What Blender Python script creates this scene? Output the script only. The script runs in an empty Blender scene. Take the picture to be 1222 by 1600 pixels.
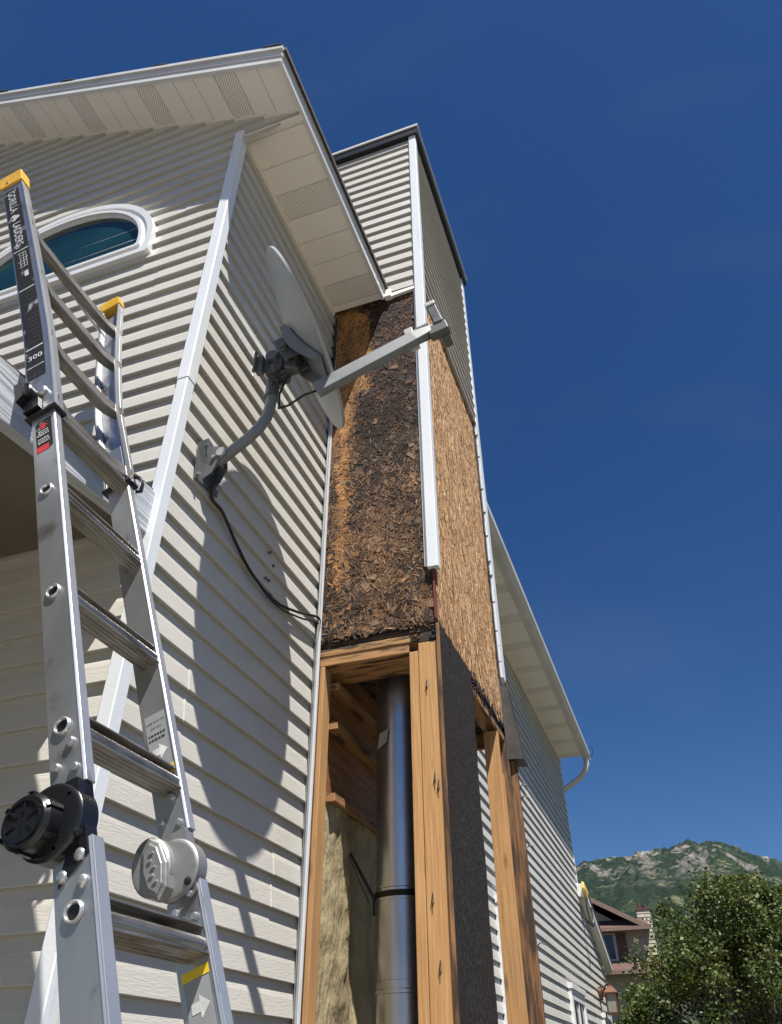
import bpy, bmesh, math, random
from mathutils import Vector, Matrix, noise
random.seed(7)
OZ = 1.6                      # eye height above the ground; all coordinates below are measured from eye level
sc = bpy.context.scene
C = sc.collection

# ------------------------------------------------------------------ camera, sky, sun, exposure
cam = bpy.data.objects.new('camera', bpy.data.cameras.new('camera'))
C.objects.link(cam)
R_ = ((0.94309, 0.33245, -0.00744), (0.20691, -0.56916, 0.79577), (-0.26032, 0.75202, 0.60556))
r, u, f = [Vector(v).normalized() for v in R_]
cam.matrix_world = Matrix(((r.x, u.x, -f.x, 0), (r.y, u.y, -f.y, 0), (r.z, u.z, -f.z, OZ), (0, 0, 0, 1)))
cam.data.sensor_fit = 'VERTICAL'
cam.data.sensor_height = 32.0
cam.data.lens = 1176.217 / 1600 * 32.0
cam.data.clip_start = 0.05
cam.data.clip_end = 20000
sc.camera = cam

SUN = Vector((.88, -1.0, 2.91)).normalized()
ELEV = math.asin(SUN.z)
w = bpy.data.worlds.new('World')
sc.world = w
w.use_nodes = True
nt = w.node_tree
bg = nt.nodes['Background']
sky = nt.nodes.new('ShaderNodeTexSky')
sky.sky_type = 'NISHITA'
sky.sun_disc = False
sky.sun_elevation = ELEV
sky.sun_rotation = math.atan2(SUN.x, SUN.y)
sky.altitude = 1600
sky.air_density = 1.0
sky.dust_density = 0.6
sky.ozone_density = 3.0
bg.inputs['Strength'].default_value = 0.050
# faint wisps of cirrus in the sky itself
tc = nt.nodes.new('ShaderNodeTexCoord')
mp = nt.nodes.new('ShaderNodeMapping')
mp.inputs['Scale'].default_value = (1.6, 5.0, 3.0)
mp.inputs['Rotation'].default_value = (0.3, 0.2, 0.5)
ns = nt.nodes.new('ShaderNodeTexNoise')
ns.inputs['Scale'].default_value = 1.7
ns.inputs['Detail'].default_value = 7
rp = nt.nodes.new('ShaderNodeMapRange')
rp.inputs['From Min'].default_value = 0.55
rp.inputs['From Max'].default_value = 0.9
rp.inputs['To Max'].default_value = 0.05
mx = nt.nodes.new('ShaderNodeMixRGB')
mx.inputs['Color2'].default_value = (5.0, 5.2, 5.6, 1)
nt.links.new(tc.outputs['Generated'], mp.inputs['Vector'])
nt.links.new(mp.outputs[0], ns.inputs['Vector'])
nt.links.new(ns.outputs['Fac'], rp.inputs['Value'])
nt.links.new(rp.outputs[0], mx.inputs['Fac'])
hs = nt.nodes.new('ShaderNodeHueSaturation')
hs.inputs['Saturation'].default_value = 1.27
hs.inputs['Hue'].default_value = 0.507
nt.links.new(sky.outputs[0], hs.inputs['Color'])
nt.links.new(hs.outputs[0], mx.inputs['Color1'])
nt.links.new(mx.outputs[0], bg.inputs['Color'])

sl = bpy.data.lights.new('sun', 'SUN')
sl.energy = 5.0
sl.angle = math.radians(0.5)
sl.color = (1.0, 0.955, 0.88)
so = bpy.data.objects.new('sun', sl)
C.objects.link(so)
so.rotation_euler = SUN.to_track_quat('Z', 'Y').to_euler()
sc.view_settings.view_transform = 'Standard'
sc.view_settings.look = 'None'
sc.view_settings.gamma = 1
sc.view_settings.exposure = 0.84

# ------------------------------------------------------------------ materials
def mat(name, col, rough=.6, metal=0., col2=None, nscale=6., mscale=(1, 1, 1), bump=0., bscale=60., bmap=(1, 1, 1),
        attr=False, detail=6., lo=.35, hi=.65, spec=.5):
    m = bpy.data.materials.new(name)
    m.use_nodes = True
    t = m.node_tree
    b = t.nodes['Principled BSDF']
    b.inputs['Roughness'].default_value = rough
    b.inputs['Metallic'].default_value = metal
    b.inputs['Specular IOR Level'].default_value = spec
    tc = t.nodes.new('ShaderNodeTexCoord')
    out = None
    if attr:
        a = t.nodes.new('ShaderNodeAttribute'); a.attribute_name = 'Col'
        out = a.outputs['Color']
    if col2 is None:
        col2 = tuple(c * .82 for c in col)
    mp = t.nodes.new('ShaderNodeMapping'); mp.inputs['Scale'].default_value = mscale
    n = t.nodes.new('ShaderNodeTexNoise'); n.inputs['Scale'].default_value = nscale; n.inputs['Detail'].default_value = detail
    cr = t.nodes.new('ShaderNodeValToRGB')
    cr.color_ramp.elements[0].position = lo; cr.color_ramp.elements[1].position = hi
    cr.color_ramp.elements[0].color = (*col2, 1); cr.color_ramp.elements[1].color = (*col, 1)
    t.links.new(tc.outputs['Object'], mp.inputs[0]); t.links.new(mp.outputs[0], n.inputs['Vector'])
    t.links.new(n.outputs['Fac'], cr.inputs[0])
    if attr:
        mm = t.nodes.new('ShaderNodeMixRGB'); mm.blend_type = 'MULTIPLY'; mm.inputs[0].default_value = 1
        t.links.new(out, mm.inputs[1]); t.links.new(cr.outputs[0], mm.inputs[2]); out = mm.outputs[0]
    else:
        out = cr.outputs[0]
    t.links.new(out, b.inputs['Base Color'])
    if bump:
        mp2 = t.nodes.new('ShaderNodeMapping'); mp2.inputs['Scale'].default_value = bmap
        n2 = t.nodes.new('ShaderNodeTexNoise'); n2.inputs['Scale'].default_value = bscale; n2.inputs['Detail'].default_value = 5
        bp = t.nodes.new('ShaderNodeBump'); bp.inputs['Strength'].default_value = 1.0; bp.inputs['Distance'].default_value = bump
        t.links.new(tc.outputs['Object'], mp2.inputs[0]); t.links.new(mp2.outputs[0], n2.inputs['Vector'])
        t.links.new(n2.outputs['Fac'], bp.inputs['Height']); t.links.new(bp.outputs[0], b.inputs['Normal'])
    m['out'] = 1
    return m

def dirt(m, col, scale=3., lo=.55, hi=.75, mscale=(1, 1, 1), amount=.8, detail=8):
    """mix patches of dirt or stain into a material's own colour"""
    t = m.node_tree
    b = t.nodes['Principled BSDF']
    src = b.inputs['Base Color'].links[0].from_socket
    tc = t.nodes.new('ShaderNodeTexCoord')
    mp = t.nodes.new('ShaderNodeMapping'); mp.inputs['Scale'].default_value = mscale
    mp.inputs['Location'].default_value = (3.7, 1.3, 8.1)
    n = t.nodes.new('ShaderNodeTexNoise'); n.inputs['Scale'].default_value = scale; n.inputs['Detail'].default_value = detail
    mr = t.nodes.new('ShaderNodeMapRange')
    mr.inputs['From Min'].default_value = lo; mr.inputs['From Max'].default_value = hi; mr.inputs['To Max'].default_value = amount
    mx = t.nodes.new('ShaderNodeMixRGB'); mx.inputs['Color2'].default_value = (*col, 1)
    t.links.new(tc.outputs['Object'], mp.inputs[0]); t.links.new(mp.outputs[0], n.inputs['Vector'])
    t.links.new(n.outputs['Fac'], mr.inputs['Value']); t.links.new(mr.outputs[0], mx.inputs['Fac'])
    t.links.new(src, mx.inputs['Color1']); t.links.new(mx.outputs[0], b.inputs['Base Color'])
    return m

def wood(name, col, col2, axis, rough=.7, knots=True):
    k = [48., 48., 48.]; k[axis] = 1.6
    m = mat(name, col, rough, col2=col2, nscale=2.2, mscale=k, bump=.0012, bscale=3., bmap=[v * 1.5 for v in k], lo=.32, hi=.68)
    if knots:
        t = m.node_tree; b = t.nodes['Principled BSDF']
        src = b.inputs['Base Color'].links[0].from_socket
        tc = t.nodes.new('ShaderNodeTexCoord'); mp = t.nodes.new('ShaderNodeMapping')
        s = [9., 9., 9.]; s[axis] = 2.8
        mp.inputs['Scale'].default_value = s
        v = t.nodes.new('ShaderNodeTexVoronoi'); v.inputs['Scale'].default_value = 1.
        mr = t.nodes.new('ShaderNodeMapRange'); mr.inputs['From Min'].default_value = .05; mr.inputs['From Max'].default_value = .16
        mr.inputs['To Min'].default_value = .7; mr.inputs['To Max'].default_value = 0
        mx = t.nodes.new('ShaderNodeMixRGB'); mx.inputs['Color2'].default_value = (.13, .055, .02, 1)
        t.links.new(tc.outputs['Object'], mp.inputs[0]); t.links.new(mp.outputs[0], v.inputs['Vector'])
        t.links.new(v.outputs['Distance'], mr.inputs['Value']); t.links.new(mr.outputs[0], mx.inputs['Fac'])
        t.links.new(src, mx.inputs['Color1']); t.links.new(mx.outputs[0], b.inputs['Base Color'])
    return m

M = {}
M['sidingA'] = dirt(mat('almond_vinyl_x', (.535, .52, .475), .42, bump=.0012, bscale=14, bmap=(1.5, 1, 14), nscale=1.2, col2=(.49, .47, .43)), (.36, .33, .27), 2.2, .56, .8, (1, 1, 3), .45)
M['sidingB'] = dirt(mat('almond_vinyl_y', (.535, .52, .475), .42, bump=.0012, bscale=14, bmap=(1, 1.5, 14), nscale=1.2, col2=(.49, .47, .43)), (.36, .33, .27), 2.2, .56, .8, (1, 1, 3), .45)
M['trim'] = dirt(mat('white_trim', (.74, .77, .81), .42, bump=.0005, bscale=90, nscale=3, col2=(.70, .73, .77)), (.35, .33, .30), 4, .6, .8, (3, 3, .6), .4)
M['soffit'] = mat('soffit_aluminium', (.90, .85, .78), .45, nscale=2, col2=(.86, .81, .74))
M['fascia'] = dirt(mat('fascia_metal', (.66, .66, .66), .35, nscale=2, col2=(.60, .60, .60)), (.32, .29, .25), 5, .6, .8, (1, 1, 1), .4)
M['gutter'] = mat('gutter_metal', (.62, .60, .56), .35, nscale=2)
M['shingle'] = mat('asphalt_shingle', (.10, .085, .075), .9, nscale=30, bump=.003, bscale=90, col2=(.045, .04, .038))
M['frame'] = mat('window_vinyl', (.72, .73, .74), .3, nscale=2, col2=(.68, .69, .70))
M['glass'] = mat('window_glass', (.010, .045, .050), .12, nscale=1.6, mscale=(.6, 1, 2.2), col2=(.004, .014, .018), spec=.35, lo=.3, hi=.6)
M['glassfar'] = mat('dark_glass', (.05, .06, .07), .08, nscale=2, col2=(.03, .035, .04))
M['blk'] = mat('black_metal', (.012, .012, .013), .35, nscale=5)
M['greyblack'] = mat('weathered_flashing', (.07, .062, .056), .6, .3, nscale=6, col2=(.03, .026, .022))
M['studz'] = dirt(dirt(wood('stud_wood_z', (.55, .31, .125), (.40, .205, .075), 2), (.24, .15, .085), 2.5, .52, .78, (3, 3, .5), .5), (.10, .065, .045), 9, .66, .74, (7, 7, .6), .55)
M['studzr'] = dirt(wood('rotten_stud_z', (.30, .15, .06), (.13, .06, .025), 2), (.03, .018, .012), 6, .42, .58, (5, 5, .7), .9)
M['studx'] = dirt(wood('plate_wood_x', (.50, .28, .115), (.30, .15, .055), 0), (.025, .017, .013), 5, .5, .6, (.8, 5, 5), .9)
M['study'] = dirt(wood('plate_wood_y', (.40, .22, .09), (.22, .11, .04), 1), (.03, .018, .012), 5, .52, .64, (5, .8, 5), .85)
M['rotx'] = dirt(wood('rotten_plate_x', (.16, .085, .04), (.05, .028, .016), 0, knots=False), (.008, .006, .006), 5, .42, .55, (1, 5, 5), .95)
M['roty'] = dirt(wood('rotten_plate_y', (.10, .055, .03), (.03, .018, .012), 1, knots=False), (.008, .006, .006), 5, .42, .55, (5, 1, 5), .95)
M['rotbase'] = mat('rotten_osb_base', (.10, .055, .03), .95, nscale=18, bump=.01, bscale=40, col2=(.022, .012, .008))
M['flake'] = mat('wood_flakes', (1.1, 1.1, 1.1), .85, attr=True, nscale=150, mscale=(1, 1, .45), col2=(.50, .46, .43), bump=.0015, bscale=260, bmap=(1, 1, .4))
M['osbbase'] = mat('osb_base', (.50, .28, .125), .85, nscale=10, mscale=(6, 6, 1), bump=.002, bscale=20, bmap=(5, 5, 1), col2=(.33, .17, .065))
M['felt'] = dirt(mat('black_asphalt_board', (.045, .040, .037), .92, spec=.25, nscale=85, mscale=(1, 1, .55), bump=.004, bscale=110, bmap=(1, 1, .6), col2=(.010, .008, .008), lo=.45, hi=.70), (.022, .012, .009), 3.5, .48, .66, (1, 1, .4), .75)
M['redpaper'] = mat('red_membrane', (.16, .03, .02), .8, nscale=8)
M['batts'] = dirt(mat('glass_wool', (.40, .33, .19), .98, nscale=9, bump=.012, bscale=45, bmap=(1, 1, .4), col2=(.31, .25, .14)), (.14, .10, .05), 5, .52, .66, (1, 1, .7), .55)
M['pipe'] = dirt(mat('galvanised_pipe', (.58, .61, .66), .30, .95, nscale=5, mscale=(1, 1, .4), col2=(.42, .44, .48), bump=.0006, bscale=90), (.10, .085, .07), 3, .58, .8, (2, 2, .5), .6)
M['strap'] = mat('black_strap', (.015, .014, .014), .5, .5)
M['alu'] = dirt(mat('ladder_aluminium', (.50, .51, .52), .40, .85, nscale=12, mscale=(1, 1, .25), col2=(.40, .41, .42), bump=.0004, bscale=60, bmap=(1, 1, .1)), (.15, .13, .11), 13, .60, .74, (1, 1, .8), .75)
M['aluf'] = dirt(mat('ladder_edge_aluminium', (.64, .65, .66), .34, .75, nscale=8, col2=(.55, .56, .57)), (.16, .14, .12), 18, .64, .76, (1, 1, .5), .7)
M['alur'] = dirt(mat('rung_aluminium', (.40, .38, .35), .42, .85, nscale=8, mscale=(60, 1, 60), col2=(.22, .20, .18)), (.09, .07, .05), 14, .5, .7, (3, .5, 3), .85)
M['cast'] = dirt(mat('hinge_casting', (.36, .36, .36), .52, .7, nscale=9, col2=(.28, .28, .28)), (.10, .09, .08), 20, .55, .72, (1, 1, 1), .7)
M['rivet'] = mat('rivet_metal', (.55, .56, .57), .35, .8, nscale=20)
M['plastic'] = mat('black_plastic', (.010, .010, .012), .28, nscale=10, bump=.0004, bscale=90)
M['yellow'] = mat('yellow_plastic', (.75, .43, .03), .45, nscale=14, col2=(.60, .33, .02))
M['sticker'] = dirt(mat('black_sticker', (.018, .018, .020), .7, nscale=8, spec=.2), (.42, .42, .42), 30, .62, .70, (1, 1, .6), .9)
M['greysticker'] = mat('grey_sticker', (.30, .31, .32), .45, nscale=8)
M['white'] = mat('white_ink', (.70, .70, .70), .5, nscale=30, col2=(.45, .45, .45))
M['dkink'] = mat('dark_ink', (.04, .04, .045), .5)
M['red'] = mat('red_ink', (.55, .03, .03), .5)
M['yink'] = mat('yellow_ink', (.75, .55, .03), .5, nscale=20, col2=(.6, .42, .02))
M['dish'] = dirt(mat('dish_grey', (.34, .36, .365), .4, nscale=4, col2=(.31, .33, .335)), (.16, .15, .13), 7, .58, .8, (1, 1, 1), .5)
M['mast'] = dirt(mat('mast_grey', (.20, .215, .225), .45, nscale=6, col2=(.17, .18, .19)), (.09, .08, .07), 14, .58, .72, (1, 1, .6), .6)
M['dishd'] = dirt(mat('dish_mount_grey', (.11, .115, .12), .5, .2, nscale=12, col2=(.12, .125, .13)), (.03, .03, .03), 12, .52, .7, (1, 1, 1), .6)
M['lnbw'] = mat('feed_white', (.55, .54, .50), .4)
M['cable'] = mat('cable_black', (.012, .012, .012), .45)
M['conduit'] = mat('cable_grey', (.30, .31, .32), .5, nscale=9)
M['beam'] = mat('painted_beam', (.50, .53, .57), .6, nscale=2.5, mscale=(20, .9, 14), col2=(.40, .43, .47), bump=.006, bscale=2.2, bmap=(20, .8, 22))
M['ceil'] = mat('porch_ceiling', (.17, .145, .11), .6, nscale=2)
M['copper'] = mat('lantern_copper', (.15, .075, .05), .4, .7, nscale=12)
M['lglass'] = mat('lantern_glass', (.25, .24, .2), .15)

MATLINK = {}
# ------------------------------------------------------------------ mesh builder
class MB:
    def __init__(s):
        s.v = []; s.f = []; s.mi = []; s.col = []; s.hascol = False
    def face(s, pts, mi=0, col=None):
        n = len(s.v)
        s.v += [tuple(p) for p in pts]
        s.f.append(tuple(range(n, n + len(pts)))); s.mi.append(mi); s.col.append(col)
        if col: s.hascol = True
        return s
    def box(s, a, b, mi=0, fr=None):
        """axis box a..b; fr=(origin, X, Y, Z) maps the local box to space"""
        x0, y0, z0 = a; x1, y1, z1 = b
        P = [(x0, y0, z0), (x1, y0, z0), (x1, y1, z0), (x0, y1, z0), (x0, y0, z1), (x1, y0, z1), (x1, y1, z1), (x0, y1, z1)]
        if fr: P = [tp(fr, p) for p in P]
        n = len(s.v); s.v += [tuple(p) for p in P]
        for q in ((0, 3, 2, 1), (4, 5, 6, 7), (0, 1, 5, 4), (1, 2, 6, 5), (2, 3, 7, 6), (3, 0, 4, 7)):
            s.f.append(tuple(n + i for i in q)); s.mi.append(mi); s.col.append(None)
        return s
    def hexa(s, P, mi=0):
        n = len(s.v); s.v += [tuple(p) for p in P]
        for q in ((0, 3, 2, 1), (4, 5, 6, 7), (0, 1, 5, 4), (1, 2, 6, 5), (2, 3, 7, 6), (3, 0, 4, 7)):
            s.f.append(tuple(n + i for i in q)); s.mi.append(mi); s.col.append(None)
        return s
    def prism(s, poly, d, mi=0, cap=True):
        """extrude a 3D polygon by vector d"""
        n = len(s.v); k = len(poly); d = Vector(d)
        s.v += [tuple(p) for p in poly] + [tuple(Vector(p) + d) for p in poly]
        for i in range(k):
            j = (i + 1) % k
            s.f.append((n + i, n + j, n + k + j, n + k + i)); s.mi.append(mi); s.col.append(None)
        if cap:
            s.f.append(tuple(n + i for i in range(k))[::-1]); s.f.append(tuple(n + k + i for i in range(k)))
            s.mi += [mi, mi]; s.col += [None, None]
        return s
    def loft(s, rings, mi=0, cap=True, closed=True):
        n = len(s.v); k = len(rings[0])
        for rr in rings: s.v += [tuple(p) for p in rr]
        for a in range(len(rings) - 1):
            for i in range(k if closed else k - 1):
                j = (i + 1) % k
                s.f.append((n + a * k + i, n + a * k + j, n + (a + 1) * k + j, n + (a + 1) * k + i)); s.mi.append(mi); s.col.append(None)
        if cap and closed:
            s.f.append(tuple(n + i for i in range(k))[::-1]); m_ = n + (len(rings) - 1) * k
            s.f.append(tuple(m_ + i for i in range(k))); s.mi += [mi, mi]; s.col += [None, None]
        return s
    def tube(s, pts, rad, seg=12, mi=0, cap=True):
        pts = [Vector(p) for p in pts]
        rings = []; up = None
        for i, p in enumerate(pts):
            t = (pts[min(i + 1, len(pts) - 1)] - pts[max(i - 1, 0)]).normalized()
            if up is None:
                up = t.orthogonal().normalized()
            up = (up - t * up.dot(t)).normalized()
            v = t.cross(up)
            rr = rad[i] if isinstance(rad, (list, tuple)) else rad
            rings.append([p + (up * math.cos(a) + v * math.sin(a)) * rr for a in [2 * math.pi * k / seg for k in range(seg)]])
        return s.loft(rings, mi, cap)
    def cyl(s, p, q, rad, seg=20, mi=0):
        return s.tube([p, q], rad, seg, mi)
    def build(s, name, mats, parent=None, smooth=False, bevel=0., merge=False, angle=35):
        me = bpy.data.meshes.new(name)
        o0 = Vector((0, 0, 0))
        if parent is not None:
            o0 = wloc(parent)
        me.from_pydata([tuple(Vector(p) + Vector((0, 0, OZ)) - o0) for p in s.v], [], s.f)
        if not isinstance(mats, (list, tuple)): mats = [mats]
        for m_ in mats: me.materials.append(m_)
        for i, p in enumerate(me.polygons): p.material_index = s.mi[i]
        if s.hascol:
            ca = me.color_attributes.new('Col', 'FLOAT_COLOR', 'CORNER')
            for p in me.polygons:
                c = s.col[p.index] or (.5, .5, .5)
                for li in p.loop_indices: ca.data[li].color = (*c, 1)
        if merge or bevel:
            bm = bmesh.new(); bm.from_mesh(me)
            bmesh.ops.remove_doubles(bm, verts=bm.verts, dist=1e-5)
            bmesh.ops.recalc_face_normals(bm, faces=bm.faces)
            if bevel:
                es = [e for e in bm.edges if len(e.link_faces) == 2 and e.calc_face_angle(0) > .6]
                bmesh.ops.bevel(bm, geom=es, offset=bevel, segments=2, affect='EDGES', profile=.6)
            bm.to_mesh(me); bm.free()
        elif not s.hascol:
            bm = bmesh.new(); bm.from_mesh(me)
            bmesh.ops.recalc_face_normals(bm, faces=bm.faces)
            bm.to_mesh(me); bm.free()
        if smooth:
            me.shade_smooth()
            try: me.set_sharp_from_angle(angle=math.radians(angle))
            except Exception: pass
        o = bpy.data.objects.new(name, me)
        C.objects.link(o)
        if parent is not None: o.parent = parent
        return o

def build_each(mb, name, mats, parent=None, **kw):
    """every loose piece of a builder becomes a part of its own"""
    par = list(range(len(mb.v)))
    def find(a):
        while par[a] != a: par[a] = par[par[a]]; a = par[a]
        return a
    for f_ in mb.f:
        r0_ = find(f_[0])
        for q in f_[1:]: par[find(q)] = r0_
    groups = {}
    for i, f_ in enumerate(mb.f): groups.setdefault(find(f_[0]), []).append(i)
    out = []
    for ids in groups.values():
        m2 = MB(); mp_ = {}
        for i in ids:
            idx = []
            for q in mb.f[i]:
                if q not in mp_: mp_[q] = len(m2.v); m2.v.append(mb.v[q])
                idx.append(mp_[q])
            m2.f.append(tuple(idx)); m2.mi.append(mb.mi[i]); m2.col.append(mb.col[i])
        out.append(m2.build(name, mats, parent, **kw))
    return out

def wloc(o):
    v = Vector(o.location); p = o.parent
    while p is not None:
        v += Vector(p.location); p = p.parent
    return v
def tp(fr, p):
    o, X, Y, Z = fr
    return Vector(o) + Vector(X) * p[0] + Vector(Y) * p[1] + Vector(Z) * p[2]
def tag(o, label, cat, group=None, kind=None):
    if label: o['label'] = label
    if cat: o['category'] = cat
    if group: o['group'] = group
    if kind: o['kind'] = kind
    return o
def thing(name, loc, label, cat, group=None):
    o = bpy.data.objects.new(name, None); C.objects.link(o)
    o.location = (loc[0], loc[1], loc[2] + OZ); o.empty_display_size = .2
    return tag(o, label, cat, group)
def struct(o, label=None):
    o['kind'] = 'structure'
    if label: o['label'] = label
    return o
def nz(x, y=0., z=0.):
    return noise.noise(Vector((x, y, z)))

# ------------------------------------------------------------------ clapboard siding
PITCH = .1135
def siding(mb, O, U, N, z0, z1, lo, hi, pitch=PITCH, seams=(), proj=.023, seed=0., step=.25, zend=None):
    """courses along U from point O; lo(z), hi(z) give the ends in U; N outwards"""
    O = Vector(O); U = Vector(U); N = Vector(N)
    k = 0; z = z0
    while z < z1 - .004:
        zt = min(z + pitch, z1)
        a0, a1 = lo(z), lo(zt); b0, b1 = hi(z), hi(zt)
        if b0 - a0 < .01: z += pitch; k += 1; continue
        if b1 < a1: b1 = a1
        us = sorted(set([0.] + [i / max(1, int((b0 - a0) / step)) for i in range(1, max(1, int((b0 - a0) / step)) + 1)] ))
        js = [(q - a0) / (b0 - a0) for (c0, q) in seams if c0 == k // 2 and a0 < q < b0]
        for q in js: us += [q, min(1, q + .0015 / (b0 - a0))]
        us = sorted(us)
        prof = []
        lastu = None
        for t in us:
            bulge = nz(t * (b0 - a0) * .9 + seed, k * .37 + seed, 1.3) * .0025
            off = sum(.0030 for q in js if t > q + 1e-6) + bulge
            f = (zt - z) / pitch
            pu, pz = a0 + (b0 - a0) * t, z + nz(t * (b0 - a0) * .5, k * .7 + seed, 4.) * .0012
            qu = a1 + (b1 - a1) * t
            top = proj - (proj - .003) * f
            P = [O + U * pu + N * .001 + Vector((0, 0, pz + .002)),
                 O + U * pu + N * (proj - .001 + off) + Vector((0, 0, pz - .001)),
                 O + U * pu + N * (proj + off) + Vector((0, 0, pz + .002)),
                 O + U * (pu + (qu - pu) * .55) + N * ((proj + top) / 2 + .0012 + off) + Vector((0, 0, pz + (zt - z) * .55)),
                 O + U * qu + N * top + Vector((0, 0, zt + .003))]
            prof.append(P)
        for i in range(len(prof) - 1):
            for j in range(4):
                mb.face([prof[i][j], prof[i + 1][j], prof[i + 1][j + 1], prof[i][j + 1]])
        # closed ends
        for P in (prof[0], prof[-1]):
            base = P[4] - N * N.dot(P[4] - P[0])
            mb.face([P[0], P[1], P[2], P[3], P[4], base])
        z += pitch; k += 1
    return mb

# ================================================================== THE SETTING
GZ = -OZ
g = MB(); g.face([(-9000, -9000, GZ), (9000, -9000, GZ), (9000, 9000, GZ), (-9000, 9000, GZ)])
struct(g.build('ground', mat('dry_lawn', (.08, .072, .048), .95, nscale=.8, col2=(.05, .048, .028), bump=.02, bscale=12)))
g = MB(); g.face([(-1.9, -14, GZ + .004), (6, -14, GZ + .004), (6, .3, GZ + .004), (-1.9, .3, GZ + .004)])
struct(g.build('bounce_slab', mat('bounce_concrete', (.40, .37, .32), .9, nscale=3, bump=.003, bscale=60, col2=(.34, .31, .265)), merge=True))  # unseen slab added to bounce sunlight up onto the soffits

def mountain():
    ridge = [(-2.2, .05), (-.9, .10), (-.5, .135), (-.3, .16), (-.18, .195), (-.114, .209), (-.104, .214), (-.086, .2145), (-.066, .2155), (-.05, .2155), (-.038, .2185), (-.025, .218),
             (-.006, .2215), (.008, .2240), (.019, .2265), (.025, .2250), (.031, .2222), (.038, .2235), (.047, .2232), (.060, .2195), (.075, .211), (.09, .205), (.112, .196),
             (.16, .185), (.24, .17), (.35, .18), (.5, .15), (.9, .10), (2.2, .05)]
    def rz(t):
        for (a, za), (b, zb) in zip(ridge, ridge[1:]):
            if a <= t <= b: return za + (zb - za) * (t - a) / (b - a)
        return .05
    xs = []
    t = -1.6
    while t < 1.6:
        xs.append(t); t += .0016 if -.16 < t < .2 else .03
    R = 3000.; r0 = 1000.; NR = 150
    v = []; fs = []
    for j in range(NR + 14):
        tt = j / (NR - 1)
        for t in xs:
            y = r0 + (R - r0) * tt
            x = t * y
            H = rz(t) * R
            if tt <= 1:
                e = tt ** .95
                z = H * e
                q = 4 * tt * (1 - tt)
                sp = abs(nz(x / 420., y / 900., .3))          # spurs and gullies running down to the valley
                z -= (1 - min(1, tt * 1.02)) ** .3 * 0 + q * 110 * (sp) * 1.4
                z += q * 40 * nz(x / 130., y / 160., 2.) + (.2 + q) * 14 * nz(x / 42., y / 48., 5.)
                z += min(1, 1.2 * tt) * 8 * nz(x / 16., y / 17., 9.) * (1 + 3 * max(0, nz(x / 150., y / 150., 4.))) - 16 * tt * abs(nz(x / 34., y / 90., 6.))
                m_ = rz(t) * 1.0 * y - (1 - tt) * 18
                z = min(z, m_ if tt < .999 else z)
                z = max(z, -3)
            else:
                z = H * max(0, 1 - (tt - 1) * 8) + 6 * nz(x / 16., y / 17., 9.)
            v.append((x, y, z))
    n = len(xs)
    for j in range(NR + 13):
        for i in range(n - 1):
            fs.append((j * n + i, j * n + i + 1, (j + 1) * n + i + 1, (j + 1) * n + i))
    m = bpy.data.materials.new('mountain'); m.use_nodes = True
    t = m.node_tree; b = t.nodes['Principled BSDF']; b.inputs['Roughness'].default_value = 1.; b.inputs['Specular IOR Level'].default_value = .1
    N = t.nodes.new; L = t.links.new
    tc = N('ShaderNodeTexCoord')
    def noi(s, d=6, sc_=(1, 1, 1)):
        mp = N('ShaderNodeMapping'); mp.inputs['Scale'].default_value = sc_
        q = N('ShaderNodeTexNoise'); q.inputs['Scale'].default_value = s; q.inputs['Detail'].default_value = d
        L(tc.outputs['Object'], mp.inputs[0]); L(mp.outputs[0], q.inputs['Vector']); return q.outputs['Fac']
    def ramp(x, a, b_):
        q = N('ShaderNodeMapRange'); q.inputs['From Min'].default_value = a; q.inputs['From Max'].default_value = b_
        L(x, q.inputs['Value']); return q.outputs[0]
    def mixc(fac, a, b_):
        q = N('ShaderNodeMixRGB')
        L(fac, q.inputs[0])
        for i, c in ((1, a), (2, b_)):
            if isinstance(c, tuple): q.inputs[i].default_value = (*c, 1)
            else: L(c, q.inputs[i])
        return q.outputs[0]
    def mul(a, b_):
        q = N('ShaderNodeMath'); q.operation = 'MULTIPLY'; L(a, q.inputs[0])
        if isinstance(b_, float): q.inputs[1].default_value = b_
        else: L(b_, q.inputs[1])
        return q.outputs[0]
    green = mixc(ramp(noi(.006), .4, .6), (.016, .028, .018), (.028, .044, .024))
    green = mixc(ramp(noi(.016, 10), .46, .55), green, (.012, .022, .015))
    green = mixc(ramp(noi(.075, 6), .50, .60), green, (.012, .022, .014))
    tan = mixc(noi(.05), (.13, .12, .08), (.08, .09, .05))
    green = mixc(ramp(noi(.02, 10, (1, 1, 2)), .60, .68), green, tan)
    sep = N('ShaderNodeSeparateXYZ'); L(tc.outputs['Object'], sep.inputs[0])
    hi = ramp(sep.outputs['Z'], 380., 600.)
    rock = mixc(ramp(noi(.05, 8), .35, .6), (.08, .072, .068), (.22, .20, .185))
    rk = mul(mul(ramp(noi(.0065, 12, (1.5, .6, .5)), .49, .55), hi), ramp(noi(.03, 8, (1, 1, 1)), .40, .52))
    col = mixc(rk, green, rock)
    L(col, b.inputs['Base Color'])
    bp = N('ShaderNodeBump'); bp.inputs['Distance'].default_value = 14.; bp.inputs['Strength'].default_value = 1
    L(noi(.03, 10), bp.inputs['Height']); L(bp.outputs[0], b.inputs['Normal'])
    me = bpy.data.meshes.new('mountain'); me.from_pydata([(a, b_, c + OZ) for a, b_, c in v], [], fs)
    me.materials.append(m); me.shade_smooth()
    o = bpy.data.objects.new('mountain', me); C.objects.link(o)
    struct(o, 'green mountain ridge with bare rocky peak')
mountain()

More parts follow.
